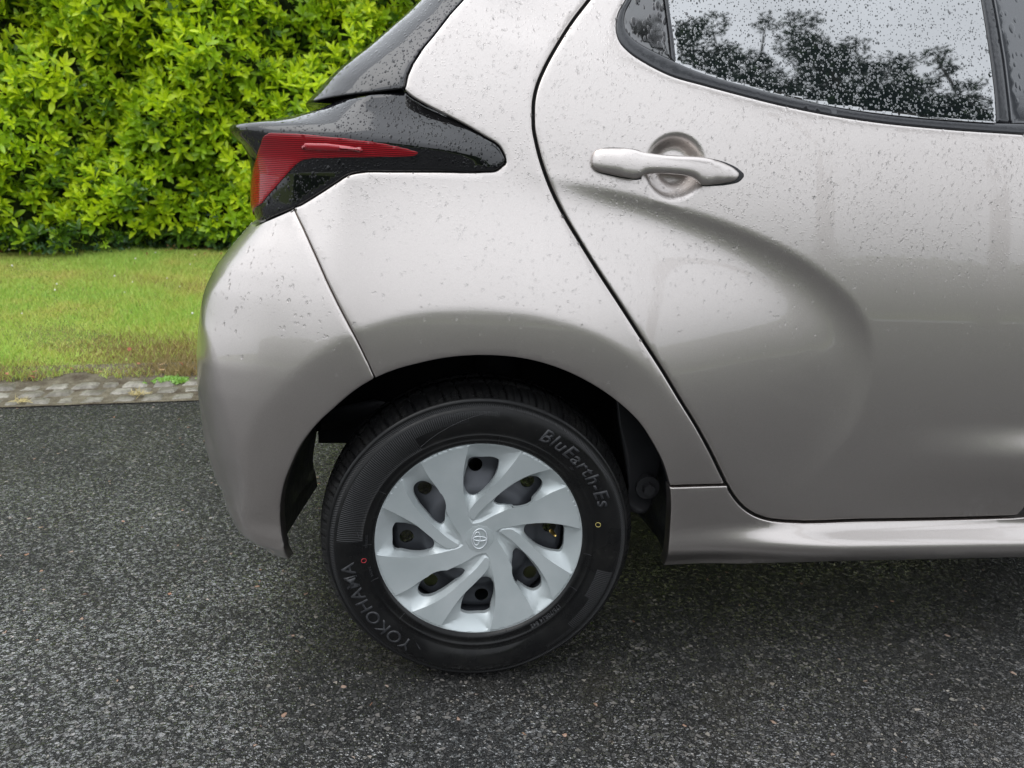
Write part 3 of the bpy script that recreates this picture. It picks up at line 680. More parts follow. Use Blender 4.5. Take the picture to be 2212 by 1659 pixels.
# steel wheel behind the cover
def smoothprof(P, n=4): return spline(P, n)
SW = [(.022,-.045),(.05,-.05),(.062,-.040),(.082,-.026),(.10,-.030),(.118,-.042),(.132,-.046),(.150,-.044),(.160,-.046),(.168,-.060),(.172,-.09)]
def cdt_disc(name, R0, R1, holes, hfun, m, step=.004, flange=.008, parent=None, extra_loops=()):
    th = np.linspace(0, 2*math.pi, 200, endpoint=False); loops = [np.c_[R1*np.sin(th), R1*np.cos(th)]]
    if R0 > 0: holes = list(holes)+[np.c_[R0*np.sin(th[::4]), R0*np.cos(th[::4])]]
    gx, gz = np.meshgrid(np.arange(-R1, R1, step), np.arange(-R1, R1, step)); G = np.c_[gx.ravel(), gz.ravel()]
    mk = np.hypot(G[:,0], G[:,1]) < R1-step*.4
    for h in holes: mk &= ~pip(G, h)
    fr_, ft_ = np.meshgrid(np.arange(.028, .09, .0016), np.linspace(0, 2*math.pi, 180, endpoint=False)); E_ = np.c_[(fr_*np.sin(ft_)).ravel(), (fr_*np.cos(ft_)).ravel()]
    if name == 'wheel_cover':
        mk &= np.hypot(G[:,0], G[:,1]) > .09; ok = np.ones(len(E_), bool)
        for h in holes: ok &= ~pip(E_, h)
        G = np.vstack([G[mk], E_[ok]])
    else: G = G[mk]
    allc = loops+[np.asarray(h) for h in holes]+[np.asarray(e) for e, _ in extra_loops]
    for c, cl in zip(allc, [1]*(1+len(holes))+[c for _, c in extra_loops]):
        d, _, _ = sdist(G, np.vstack([c, c[:1]]) if cl else c); G = G[d > (step*.4 if name != 'wheel_cover' else .0009)]
    pts = []; E = []; k = 0
    for c, cl in zip(allc, [1]*(1+len(holes))+[c for _, c in extra_loops]):
        n = len(c); pts.append(c); E += [(k+i, k+(i+1) % n) for i in range(n if cl else n-1)]; k += n
    pts = np.vstack(pts+[G]); r = delaunay_2d_cdt([Vector(p) for p in pts], E, [], 0, 1e-6)
    vo = np.array([tuple(v) for v in r[0]]); T = np.array([f for f in r[2] if len(f) == 3]); c = vo[T].mean(1); mk = np.hypot(c[:,0], c[:,1]) < R1
    for h in holes: mk &= ~pip(c, h)
    T = T[mk]; y = hfun(vo); V = [np.c_[vo[:,0], y, vo[:,1]]]; F = T.tolist(); base = len(vo)
    for li, h in enumerate([loops[0]]+[np.asarray(h) for h in holes]):
        n = len(h); y0 = hfun(h); V.append(np.c_[h[:,0], y0, h[:,1]]); 
        h2 = h*(1.006 if li == 0 else 1.0); V.append(np.c_[h2[:,0], y0+.0012, h2[:,1]]); V.append(np.c_[h2[:,0], y0+flange, h2[:,1]])
        for a in (0, n): F += [(base+a+i, base+a+(i+1) % n, base+a+n+(i+1) % n, base+a+n+i) for i in range(n)]
        base += 3*n
    ob = wlink(name, np.vstack(V), F, m, True, parent)
    bm = bmesh.new(); bm.from_mesh(ob.data); bmesh.ops.remove_doubles(bm, verts=bm.verts, dist=1e-5); bmesh.ops.recalc_face_normals(bm, faces=bm.faces)
    f0 = max(bm.faces, key=lambda f: -f.calc_center_median().y); 
    if sum(f.normal.y*f.calc_area() for f in bm.faces if len(f.verts) == 3) > 0: bmesh.ops.reverse_faces(bm, faces=bm.faces)
    bm.to_mesh(ob.data); bm.free(); ob.data.shade_smooth(); return ob
swp = spline(SW, 5)
th = np.linspace(0, 2*math.pi, 22, endpoint=False)
sholes = [np.c_[.1375*math.sin(R(a))+.0135*np.sin(th), .1375*math.cos(R(a))+.0135*np.cos(th)] for a in np.arange(-4, 356, 45)]
steel = cdt_disc('steel_wheel', .022, .170, sholes, lambda v: -np.interp(np.hypot(v[:,0], v[:,1]), swp[:,0], swp[:,1]), STEEL, .006, .004)
lathe('rim_barrel', [(.170,-.05),(.178,-.03),(.184,-.012),(.192,-.006),(.1935,-.008),(.184,-.02),(.172,-.06),(.166,-.16),(.18,-.17)], STEEL, 96, parent=steel)
# wheel cover: four-fold pattern of wide and narrow blades round the openings
def recess(p, d):
    p = np.asarray(p, float); return np.c_[p[:,0]+d*(p[:,0]+.0925)/1.244, p[:,1]+d*(p[:,1]-.67)/1.244]
RC = .1940
def face(v): r = np.hypot(v[:,0], v[:,1]); return .015*(1-np.clip(r/RC, 0, 1)**1.6)
def rec_face(P): 
    P = np.asarray(P, float); Q = P.copy()
    for _ in range(4): Q = recess(P, 0)*0+np.array([recess(P[i:i+1], face(Q[i:i+1])[0])[0] for i in range(len(P))])
    return Q
A_r = rec_face([(-0.0240,0.1925),(-0.0274,0.1779),(-0.0322,0.1531),(-0.0343,0.1231),(-0.03,0.0876),(-0.0247,0.062),(-0.0202,0.0450),(-0.0146,0.0373)])
A2 = rec_face([(-0.0146,0.0373),(-0.0016,0.0397),(0.0243,0.0538),(0.062,0.0703),(0.0952,0.0791),(0.1325,0.1000),(0.1591,0.1109)])
Bc = rec_face([(0.0722,0.1805),(0.054,0.153),(0.0315,0.1229),(0.004,0.0951),(-0.0143,0.0745),(-0.0195,0.0652),(-0.0192,0.057),(-0.0170,0.0480),(-0.0135,0.0470),(-0.0090,0.0525),(0.0024,0.0669),(0.0232,0.0873),(0.0485,0.1101),(0.0833,0.1316),(0.1255,0.1454)])
A2b = rec_face([(-.0125,.0372),(0,0.0)][:1])
HL = recess([(-0.0248,0.1648),(-0.0268,0.1531),(-0.0311,0.1357),(-0.0324,0.1206),(-0.0304,0.1054),(-0.0219,0.094),(-0.0136,0.0926),(0.0038,0.1027),(0.0175,0.1179),(0.0263,0.1355),(0.0304,0.1556),(0.0303,0.1635),(0.0241,0.1675),(-0.0028,0.1693),(-0.0191,0.1685)], .017)
HS = recess([(0.0239,0.0796),(0.0279,0.0886),(0.0486,0.1076),(0.0717,0.124),(0.0928,0.1318),(0.1036,0.1303),(0.1126,0.1175),(0.1111,0.1099),(0.1017,0.0945),(0.088,0.0792),(0.0739,0.0736),(0.0427,0.0738),(0.0284,0.0752)], .018)
def rot(P, a): c, s_ = math.cos(a), math.sin(a); return np.c_[P[:,0]*c+P[:,1]*s_, -P[:,0]*s_+P[:,1]*c]
def snap(P):
    P = P.copy()
    for i in (0, -1):
        r = np.hypot(*P[i]); 
        if r > .16: P[i] *= (RC-.0012)/r
    return P
Ar_s = snap(resample(spline(A_r, 6), .003)); A2_s = snap(resample(spline(A2, 6), .003)); B_s = snap(resample(spline(Bc, 6), .003))
HLs = resample(spline(HL, 5, True), .003, True); HSs = resample(spline(HS, 5, True), .003, True)
def arc(a0, a1, r, n): t = np.linspace(a0, a1, n); return np.c_[r*np.sin(t), r*np.cos(t)]
aa = lambda p: math.atan2(p[0], p[1])
pock = np.vstack([Ar_s, A2_s[1:], arc(aa(A2_s[-1]), aa(Ar_s[0]), RC-.0012, 40)[1:-1]])
Bpoly = np.vstack([B_s, arc(aa(B_s[-1]), aa(B_s[0]), RC+.003, 14)[1:-1]])
edgeA = np.vstack([Ar_s, A2_s[1:]])
def cover_h(v):
    y = face(v).copy(); r = np.hypot(v[:,0], v[:,1])
    for q in range(4):
        a = q*math.pi/2; w_ = rot(v, -a); near = (pip(w_, pock)) & ~pip(w_, Bpoly); 
        onp = near; W = w_[onp]
        if not len(W): continue
        de = np.minimum(sdist(W, edgeA)[0], sdist(W, B_s)[0]); rr = r[onp]; de = np.minimum(de, np.maximum(RC-.0012-rr, 0)*1.3)
        dh = np.minimum(sdist(W, np.vstack([HLs, HLs[:1]]))[0], sdist(W, np.vstack([HSs, HSs[:1]]))[0])
        inh = pip(W, HLs) | pip(W, HSs); dh = np.where(inh, 0, dh)
        ratio = de/(de+dh+1e-6); k = 1-sstep(rr, .06, .10); ratio = np.maximum(ratio, k*.30*np.minimum(1, de/.006)); 
        ratio = np.where(ratio > .5, ratio, ratio**1.0)
        y[onp] += np.maximum(.017-face(W)*.55, .006)*np.minimum(ratio**.85, 1)
    c = r < .026; y = np.where(c, face(v)-.0015*(1-(r/.026)**4)-.0006, y)
    return y+np.where(r > RC-.002, .0012, 0)
ex = []; hl = []
for q in range(4):
    a = q*math.pi/2; ex += [(rot(edgeA, a), 0), (rot(B_s, a), 0)]; hl += [rot(HLs, a), rot(HSs, a)]
ex.append((arc(0, 2*math.pi, .026, 60)[:-1], 1)); ex.append((arc(0, 2*math.pi, RC-.0012, 240)[:-1], 1))
cover = cdt_disc('wheel_cover', 0, RC+.0006, hl, cover_h, COVER, .0038, .010, extra_loops=ex)
# facet edges: split normals where blades break away
def ew(o, ang):
    me = o.data
    for e in me.edges: pass
    bm = bmesh.new(); bm.from_mesh(me)
    for e in bm.edges:
        if len(e.link_faces) == 2 and e.calc_face_angle(0) > ang: e.smooth = False
    bm.to_mesh(me); bm.free()
ew(cover, R(16)); ew(steel, R(35))
def tube(pts, rad, m, name, parent=None, wl=False, closed=False, k=8):
    P = np.asarray(pts, float); n = len(P); V = []; 
    for i in range(n):
        t = P[(i+1) % n]-P[i-1] if closed or 0 < i < n-1 else (P[1]-P[0] if i == 0 else P[-1]-P[-2]); t = t/np.linalg.norm(t)
        u = np.cross(t, [0,1,0]); 
        if np.linalg.norm(u) < .1: u = np.cross(t, [1,0,0])
        u /= np.linalg.norm(u); v_ = np.cross(t, u); rr = rad if np.isscalar(rad) else rad[i]
        for j in range(k): a = 2*math.pi*j/k; V.append(P[i]+rr*(math.cos(a)*u+math.sin(a)*v_))
    F = [(i*k+j, ((i+1) % n)*k+j, ((i+1) % n)*k+(j+1) % k, i*k+(j+1) % k) for i in range(n if closed else n-1) for j in range(k)]
    if not closed: F += [tuple(range(k))[::-1], tuple(range((n-1)*k, n*k))]
    return (V, F) if name is None else (wlink(name, V, F, m, True, parent) if wl else mesh(name, V, F, m, parent))
# emblem of three ovals, turned a quarter with the wheel
eV, eF = [], []
for (cx_, cz_, a_, b_) in ((0,0,.0203,.0142),(0,.0050,.0135,.0062),(0,-.0005,.0045,.0128)):
    t = np.linspace(0, 2*math.pi, 48, endpoint=False); x_, z_ = cx_+a_*np.cos(t), cz_+b_*np.sin(t); X_, Z_ = -z_, x_
    g = R(-4); X_, Z_ = X_*math.cos(g)-Z_*math.sin(g), X_*math.sin(g)+Z_*math.cos(g)
    V, F = tube(np.c_[X_, np.full(48, .0150-.0023), Z_], .00115, None, None, closed=True)
    b0 = len(eV); eV += list(V); eF += [tuple(b0+i for i in f) for f in F]
wlink('emblem', eV, eF, mat('emblem_silver', (.6,.63,.65), .3, .4, .5, .3), True, cover)
tube([(.139,.030,.006),(.141,.018,.007),(.143,.008,.008)], [.004,.004,.0028], BRASS, 'tyre_valve', None, True)
# lettering moulded on the sidewall
tpx = np.array([p for p in TP[:24]])
def ring_text(txt, r0, size, amid, name, m, shear=0, space=1.0, raise_=.0007, bold=0, font_w=1.0):
    cu = bpy.data.curves.new('t', 'FONT'); cu.body = txt; cu.size = size; cu.shear = shear; cu.space_character = space; cu.offset = bold; cu.align_x = 'CENTER'; cu.resolution_u = 4
    ob = bpy.data.objects.new('t', cu); COL.objects.link(ob); bpy.context.view_layer.update()
    me = bpy.data.meshes.new_from_object(ob.evaluated_get(bpy.context.evaluated_depsgraph_get())); bpy.data.objects.remove(ob)
    bm = bmesh.new(); bm.from_mesh(me)
    bmesh.ops.triangulate(bm, faces=bm.faces); bmesh.ops.subdivide_edges(bm, edges=[e for e in bm.edges if e.calc_length() > size*.3], cuts=2)
    ext = bmesh.ops.extrude_face_region(bm, geom=bm.faces[:]); top_ = set(v for v in ext['geom'] if isinstance(v, bmesh.types.BMVert))
    for v in bm.verts:
        x, y = v.co.x*font_w, v.co.y; r = r0+y; a = R(amid)+x/r0; o = np.interp(r, tpx[:,0], tpx[:,1])+(raise_ if v in top_ else -.0015)
        v.co = (r*math.sin(a), -o, r*math.cos(a))
    bmesh.ops.recalc_face_normals(bm, faces=bm.faces); me2 = bpy.data.meshes.new(name); bm.to_mesh(me2); bm.free()
    o2 = bpy.data.objects.new(name, me2); COL.objects.link(o2); me2.materials.append(m); o2.parent = tyre; return o2
ring_text('YOKOHAMA', .2330, .0350, 237, 'lettering', LETTER, space=1.06, bold=.0003, raise_=.0010)
ring_text('BluEarth-Es', .2300, .0360, 48, 'lettering', LETTER, shear=.2, space=1.1, bold=.0005, raise_=.0010)
ring_text('175/70R14 84S', .2030, .0105, 140, 'lettering', LETTER2, space=1.1, bold=.0002, raise_=.0012)
ring_text('TUBELESS', .2060, .0060, 272, 'lettering', LETTER2, raise_=.0010)
ring_text('RADIAL', .2060, .0060, 255, 'lettering', LETTER2, raise_=.0010)
ring_text('280', .2200, .0060, 47, 'lettering', LETTER2, raise_=.0010)
def ringmark(a, r, rad, m, name):
    t = np.linspace(0, 2*math.pi, 24, endpoint=False); c = np.array([r*math.sin(R(a)), r*math.cos(R(a))]); P = c+rad*np.c_[np.cos(t), np.sin(t)]
    o = np.interp(np.hypot(P[:,0], P[:,1]), tpx[:,0], tpx[:,1]); V, F = tube(np.c_[P[:,0], -o-.0002, P[:,1]], .0005, None, None, closed=True); wlink(name, V, F, m, True, tyre)
ringmark(80, .2230, .0045, YEL, 'balance_mark'); ringmark(262, .2150, .0042, REDM, 'balance_mark')
# chevron mark made of slanted bars, and radial mould lines
def bar_on(a0, r0_, a1, r1_, w_=.0006, h_=.0008, name='mould_line'):
    t = np.linspace(0, 1, 8); a = R(a0)+t*R(a1-a0); r = r0_+t*(r1_-r0_); o = np.interp(r, tpx[:,0], tpx[:,1])+h_*.3
    V, F = tube(np.c_[r*np.sin(a), -o, r*np.cos(a)], w_, None, None, k=5)
    if name is None: return V, F
    wlink(name, V, F, LETTER2, True, tyre)
cv, cf = [], []
for i in range(5):
    for A_ in ((205-i*1.0, .233+i*.0035, 199-i*1.0, .228+i*.0035), (210-i*1.0, .233+i*.003, 205-i*.8, .245+i*.003)):
        V, F = bar_on(*A_, name=None); b0 = len(cv); cv.extend(V); cf.extend([tuple(b0+i_ for i_ in f) for f in F])
wlink('chevron_mark', cv, cf, LETTER, True, tyre)
for a in (8, 97, 118, 185, 224, 250, 270, 300): bar_on(a, .199, a, .2135, .0004)
bar_on(330, .222, 365, .262, .0005); bar_on(165, .26, 190, .222, .0004); bar_on(275, .222, 300, .262, .0005)
# suspension bits seen behind the tyre
def plate():
    P = [(.262,.60),(.30,.62),(.335,.55),(.345,.47),(.372,.42),(.365,.35),(.345,.305),(.305,.31),(.298,.36),(.278,.45),(.262,.53)]
    P = spline(P, 4, True); n = len(P); V = []
    for y, k in ((.105, 0), (.098, .005), (.098, .012), (.150, .012)):
        for x_, z_ in P: c = np.array([.32,.44]); d = np.array([x_, z_])-c; d = d/np.linalg.norm(d); V.append((x_-d[0]*k*(-1 if y > .12 else 1), y+.02*math.sin(x_*40+z_*14), z_-d[1]*k))
    F = [(a*n+i, a*n+(i+1) % n, (a+1)*n+(i+1) % n, (a+1)*n+i) for a in range(3) for i in range(n)]; F = F[:2*n]+[tuple(range(2*n, 3*n))]+[tuple(range(0, n))]
    o = mesh('trailing_arm', V, F, CHASSIS, car); bm = bmesh.new(); bm.from_mesh(o.data); bmesh.ops.triangulate(bm, faces=bm.faces); bmesh.ops.recalc_face_normals(bm, faces=bm.faces); bm.to_mesh(o.data); bm.free(); o.data.shade_auto_smooth if False else None; return o
arm = plate()
V, F = tube([(.338,.080,.362),(.338,.10,.362)], .024, None, None, k=24); mesh('bush', V, F, CHASSIS, car, smooth=False)
V, F = tube([(.338,.066,.362),(.338,.10,.362)], .0125, None, None, k=6); mesh('bolt', V, F, CHASSIS, car, smooth=False)
tube([(-.34,.30,.42),(-.2,.42,.42),(.0,.55,.42)], .022, CHASSIS, 'exhaust_bracket', car)
tube([(0,.16,.29),(.02,1.5,.29)], .035, CHASSIS, 'rear_axle', car)
tube([(.05,.3,.32),(.05,.3,.70)], .05, DARK, 'suspension_strut', car)

# ================================================================== REST OF THE CAR (seen past the near side from other positions)
def slab(name, pts, m, parent):      # list of (x,y,z) rings -> closed loft
    V = [p for r in pts for p in r]; k = len(pts[0]); F = [(i*k+j, i*k+(j+1) % k, (i+1)*k+(j+1) % k, (i+1)*k+j) for i in range(len(pts)-1) for j in range(k)]
    F += [tuple(range(k)), tuple(range((len(pts)-1)*k, len(pts)*k))[::-1]]
    o = mesh(name, V, F, m, parent); bm = bmesh.new(); bm.from_mesh(o.data); bmesh.ops.recalc_face_normals(bm, faces=bm.faces); bm.to_mesh(o.data); bm.free(); return o
def box(name, a, b, m, parent): 
    return slab(name, [[(x,a[1],a[2]),(x,b[1],a[2]),(x,b[1],b[2]),(x,a[1],b[2])] for x in (a[0], b[0])], m, parent)
box('underbody', (-.36,.45,.315), (3.0,1.30,.42), DARK, car)
box('underbody', (.42,.10,.235), (2.2,1.60,.262), DARK, car)
box('rear_bulkhead', (-.36,.40,.42), (.9,.42,.92), DARK, car)
box('cabin_floor', (.30,.12,.34), (.36,.40,.92), DARK, car)
# tail panel, roof, far side and front end as one lofted shell
def ring(x, h, wl, wu, zb=.35):
    yc = .85; return [(x, yc+sx*w_, z) for sx, w_, z in ((-1,wl,zb),(-1,wl,.85),(-1,wu,h-.12),(-1,wu*.8,h),(1,wu*.8,h),(1,wu,h-.12),(1,wl,.85),(1,wl,zb))]
slab('cabin_shell', [ring(.32,1.36,.60,.44),ring(.6,1.45,.62,.48),ring(1.0,1.48,.66,.50),ring(1.8,1.44,.66,.50),ring(2.3,1.12,.70,.58),ring(3.1,.95,.74,.66),ring(3.3,.75,.6,.55)], JAMB, car)
far = [(p[0], 1.70-p[1], p[2]) for p in [(0,0,0)]]
fr_out = [(1.12,sill_top[-1][1]+.004),(3.2,.33),(3.35,.6),(3.25,.86),(2.4,1.0),(2.36,1.04),(1.35,1.045),(1.35,.335)]
FW = (2.55-XC)
de = S1.cast([(2236,1104),(2247,1030),(2262,900),(2269,600),(2269,420),(2269,300)]); de[:,0] += .003
front_out = [(de[0][0]+.002,.335),(FW-.36,.33)]+[(FW-.37*math.cos(t), .30+.37*math.sin(t)) for t in np.linspace(.1, math.pi-.1, 24)]+[(FW+.38,.30),(3.30,.36),(3.34,.6),(3.25,.84),(2.45,1.02)]+[tuple(p) for p in de[::-1]]
front_door = panel(S1, 'front_side_panel', front_out, PAINT, car, step=.02, sz=True, flange=.02)
front_glass = panel(GS, 'front_window', [(de[-1][0]+.02,de[-1][1]-.01),(2.40,1.03),(1.95,1.30),(de[-1][0]+.02,1.36)], GLASS, car, step=.04, sz=True, flange=.01)
# ================================================================== GROUND
def kerb(x): return 1.75+.157*(np.asarray(x, float)+1.04)
def hedge_y(x): return 4.42+.14*(np.asarray(x, float)+3.2)
def gz(x, y):
    x = np.asarray(x, float); y = np.asarray(y, float); v = (y-kerb(x))/(hedge_y(x)-kerb(x)); rise = .225+.034*(np.clip(x, -7, 3)+3.2)
    z = np.where(v > .08, .022+(rise-.022)*np.clip((v-.08)/.92, 0, 1.6), 0.0); return z+.0*x
def asphalt_mat():
    m = mat('wet_asphalt', (.03,.03,.03), .6, 0, .3, .8, .09); q = NB(m); c = q.coord(); wn = q.noise(c, 160, 2)
    dv = q.n('ShaderNodeVectorMath'); dv.operation = 'MULTIPLY_ADD'; q.l(wn.outputs['Color'], dv.inputs[0]); dv.inputs[1].default_value = (.0035,)*3; q.l(c, dv.inputs[2]); c2 = dv.outputs[0]
    v = q.vor(c2, 112); v2 = q.vor(c2, 250); ve = q.vor(c2, 112, 'DISTANCE_TO_EDGE'); ve2 = q.vor(c2, 250, 'DISTANCE_TO_EDGE')
    def sepc(x): k = q.n('ShaderNodeSeparateColor'); q.l(x.outputs['Color'], k.inputs[0]); return k.outputs
    a, b = sepc(v), sepc(v2)
    pick = q.rng(a[2], .42, .46, 0, 1)                         # some cells are one big chip, the rest fine grit
    big = q.rng(ve.outputs['Distance'], .02, .10, 0, 1); fine = q.rng(ve2.outputs['Distance'], .03, .14, 0, 1)
    st1 = q.ramp(a[0], [(0,(.017,.017,.0165)),(.5,(.040,.0392,.038)),(.85,(.080,.077,.073)),(.975,(.13,.12,.11)),(.992,(.24,.22,.19)),(1,(.30,.15,.09))])
    st2 = q.ramp(b[0], [(0,(.009,.009,.009)),(.6,(.029,.0285,.028)),(.93,(.062,.060,.056)),(1,(.25,.23,.20))])
    lvl = q.n('ShaderNodeMix'); lvl.data_type = 'FLOAT'; q.l(pick, lvl.inputs[0]); q.l(fine, lvl.inputs[2]); q.l(big, lvl.inputs[3]); L = lvl.outputs[0]
    col = q.mixc(L, (.004,.004,.0035), q.mixc(pick, st2, st1)); g2 = q.noise(q.coord(), 6, 4); col = q.mixc(q.rng(g2.outputs['Fac'], .52, .72, 0, .45), col, (.024,.021,.014)); q.l(col, q.b.inputs['Base Color'])
    # every chip lies at its own tilt
    rc = q.mixc(pick, v2.outputs['Color'], v.outputs['Color']); t = q.n('ShaderNodeVectorMath'); t.operation = 'SUBTRACT'; q.l(rc, t.inputs[0]); t.inputs[1].default_value = (.5,.5,.5)
    sc_ = q.n('ShaderNodeVectorMath'); sc_.operation = 'MULTIPLY'; q.l(t.outputs[0], sc_.inputs[0]); sc_.inputs[1].default_value = (.42,.42,0)
    h = q.math('MULTIPLY', q.math('POWER', L, .6), q.rng(q.math('ADD', a[1], 0), 0, 1, .45, 1)); n3 = q.noise(c, 420, 3, .6)
    nb = q.bump(h, .0045, .9); nb = q.bump(n3.outputs['Fac'], .0016, .5, nb)
    # film of water: level patches on the chip tops, steep edges between them
    wv_ = q.noise(c, 78, 3, .55); wv2 = q.noise(c, 190, 2, .5); big_ = q.noise(c, 5, 3)
    sh_ = q.rng(big_.outputs['Fac'], .3, .7, -.035, .035); f1_ = q.rng(q.math('ADD', wv_.outputs['Fac'], sh_), .53, .56, 0, 1); f2_ = q.rng(q.math('ADD', wv2.outputs['Fac'], sh_), .585, .61, 0, 1); film = q.math('MAXIMUM', q.math('MULTIPLY', f1_, q.rng(L, .05, .3, .15, 1)), f2_)
    ripple = q.noise(c, 210, 1); cb = q.bump(ripple.outputs['Fac'], .0030, .9)
    ad = q.n('ShaderNodeVectorMath'); ad.operation = 'ADD'; q.l(cb, ad.inputs[0]); q.l(sc_.outputs[0], ad.inputs[1]); no = q.n('ShaderNodeVectorMath'); no.operation = 'NORMALIZE'; q.l(ad.outputs[0], no.inputs[0])
    q.b.inputs['Coat IOR'].default_value = 2.3; q.l(no.outputs[0], q.b.inputs['Coat Normal']); q.l(nb, q.b.inputs['Normal'])
    wet = q.noise(q.coord(), 2.3, 4); q.l(q.math('MULTIPLY', q.rng(wet.outputs['Fac'], .32, .6, .6, 1), q.rng(film, 0, .6, .05, 1)), q.b.inputs['Coat Weight'])
    return m
ASPH = asphalt_mat()
xs = np.r_[np.linspace(-60, -8, 8), np.linspace(-7.5, -2, 12), np.linspace(-1.999, 1.995, 9), np.linspace(2.0, 7.5, 12), np.linspace(8, 60, 8)]
V = []; F = []; 
for x in xs: V += [(x, -7.0, 0), (x, -2, 0), (x, -.62, 0), (x, float(kerb(x))+.02, 0)]
for i in range(len(xs)-1):
    for j in range(3): F.append((i*4+j, (i+1)*4+j, (i+1)*4+j+1, i*4+j+1))
road = mesh('road', V, F, ASPH); tag(road, kind='structure')
# soil and turf
def turf_mat():
    m = mat('turf_soil', (.06,.07,.02), .8, 0, .3); q = NB(m); c = q.coord(); n = q.noise(c, 2.2, 5, .6); n2 = q.noise(c, 60, 4)
    col = q.ramp(n.outputs['Fac'], [(.35,(.09,.16,.03)),(.5,(.19,.26,.05)),(.62,(.2,.19,.05)),(.72,(.16,.11,.045))])
    q.l(q.mixc(q.rng(n2.outputs['Fac'], .3, .7, 0, .6), col, (.03,.035,.012)), q.b.inputs['Base Color']); q.l(q.bump(n2.outputs['Fac'], .02, .8), q.b.inputs['Normal']); return m
gx = np.linspace(-9, 6, 120); gv = np.linspace(.075, 1.25, 26); V = []; 
for x in gx:
    k = float(kerb(x)); h = float(hedge_y(x))
    for v in gv: y = k+(h-k)*v; V.append((x, y, float(gz(x, y))-.004+.01*math.sin(x*3.1+y*2)*math.sin(y*4.3)*(v > .22)))
n = len(gv); F = [(i*n+j, (i+1)*n+j, (i+1)*n+j+1, i*n+j+1) for i in range(len(gx)-1) for j in range(n-1)]
verge = mesh('verge_ground', V, F, turf_mat()); tag(verge, kind='structure')
for nm, x0, x1 in (('distant_ground', -60, -8.9), ('distant_ground', 5.9, 60)):
    V = [(x0,float(kerb(x0)) if abs(x0) < 10 else (0.3 if x0 < 0 else 2.9),0.0),(x1,float(kerb(x1)) if abs(x1) < 10 else 2.9,.0),(x1,40,.4),(x0,40,.4)]
    g_ = mesh(nm, V, [(0,1,2,3)], verge.data.materials[0]); tag(g_, kind='structure')
g_ = mesh('distant_ground', [(-9,6.2,.3),(6,7.6,.4),(6,60,.4),(-9,60,.4)], [(0,1,2,3)], verge.data.materials[0]); tag(g_, kind='structure')
g_ = mesh('opposite_verge', [(-60,-40,0.05),(60,-40,0.05),(60,-6.98,.03),(-60,-6.98,.03)], [(0,1,2,3)], verge.data.materials[0]); tag(g_, kind='structure')
# rows of small granite setts along the road edge
def sett_mat():
    m = mat('granite_setts', (.2,.19,.17), .5, 0, .5); q = NB(m); c = q.coord(); n = q.noise(c, 12, 5, .6); n2 = q.noise(c, 90, 3)
    col = q.ramp(n.outputs['Fac'], [(.35,(.10,.088,.065)),(.5,(.18,.165,.135)),(.65,(.29,.27,.225))]); 
    q.l(q.mixc(q.rng(n2.outputs['Fac'], .45, .7, 0, .5), col, (.07,.065,.045)), q.b.inputs['Base Color']); q.l(q.bump(n2.outputs['Fac'], .006, .7), q.b.inputs['Normal']); return m
SETT = sett_mat(); JOINT = mat('joint_soil', (.085,.065,.04), .9)
def _j():
    q = NB(JOINT); n = q.noise(q.coord(), 11, 5, .7); q.l(q.ramp(n.outputs['Fac'], [(.35,(.05,.035,.02)),(.5,(.10,.085,.055)),(.62,(.15,.13,.09)),(.72,(.10,.13,.04))]), q.b.inputs['Base Color']); n2 = q.noise(q.coord(), 90, 4); q.l(q.bump(n2.outputs['Fac'], .01, .9), q.b.inputs['Normal'])
_j()
V, F = [], []
for row in range(3):
    x = -8.5+row*.05
    while x < 5:
        L = random.uniform(.075,.125); D = .088; k = float(kerb(x)); y0 = k+.012+row*.092+random.uniform(-.006,.006); z0 = .008+row*.004+random.uniform(-.004,.005); m = 6; b0 = len(V); skew = random.uniform(-.03,.01)
        for i in range(m):
            for j in range(m):
                u, v_ = i/(m-1), j/(m-1); e = min(u, 1-u, v_, 1-v_)*2; hh = .017*min(1, (e*2.2))**.5 if e > 0 else 0
                V.append((x+u*(L-.008)+v_*skew+random.uniform(-.005,.005), y0+v_*D+.157*u*L+random.uniform(-.006,.006), z0-.014+hh+random.uniform(-.002,.002)))
        F += [(b0+i*m+j, b0+(i+1)*m+j, b0+(i+1)*m+j+1, b0+i*m+j+1) for i in range(m-1) for j in range(m-1)]; x += L
setts = mesh('sett_edging', V, F, SETT); tag(setts, kind='structure')
V = [];
for x in gx: V += [(x, float(kerb(x))+.004, .0042), (x, float(kerb(x))+.24, .012), (x, float(kerb(x))+.46, float(gz(x, kerb(x)+.46))+.008)]
j_ = mesh('edging_bed', V, [(3*i+k_, 3*i+3+k_, 3*i+4+k_, 3*i+1+k_) for i in range(len(gx)-1) for k_ in (0, 1)], JOINT); tag(j_, kind='structure')
# grass blades
def blade_mat(name, a, b):
    m = mat(name, a, .45, 0, .4); q = NB(m); n = q.noise(q.coord(), 1.7, 4, .6)
    q.l(q.mixc(q.rng(n.outputs['Fac'], .48, .66, 0, 1), a, b), q.b.inputs['Base Color'])
    tr = q.n('ShaderNodeBsdfTranslucent'); tr.inputs[0].default_value = (*[min(1, v*1.3) for v in a], 1); ms = q.n('ShaderNodeMixShader'); ms.inputs[0].default_value = .3
    q.l(q.b.outputs[0], ms.inputs[1]); q.l(tr.outputs[0], ms.inputs[2]); q.l(ms.outputs[0], q.t.nodes['Material Output'].inputs[0]); return m
GM = [blade_mat('grass_blade_green', (.42,.58,.11), (.60,.56,.15)), blade_mat('grass_blade_dark', (.27,.45,.08), (.44,.44,.10)), blade_mat('grass_blade_yellow', (.46,.54,.12), (.56,.46,.15)), blade_mat('grass_blade_dry', (.30,.24,.10), (.27,.15,.06))]
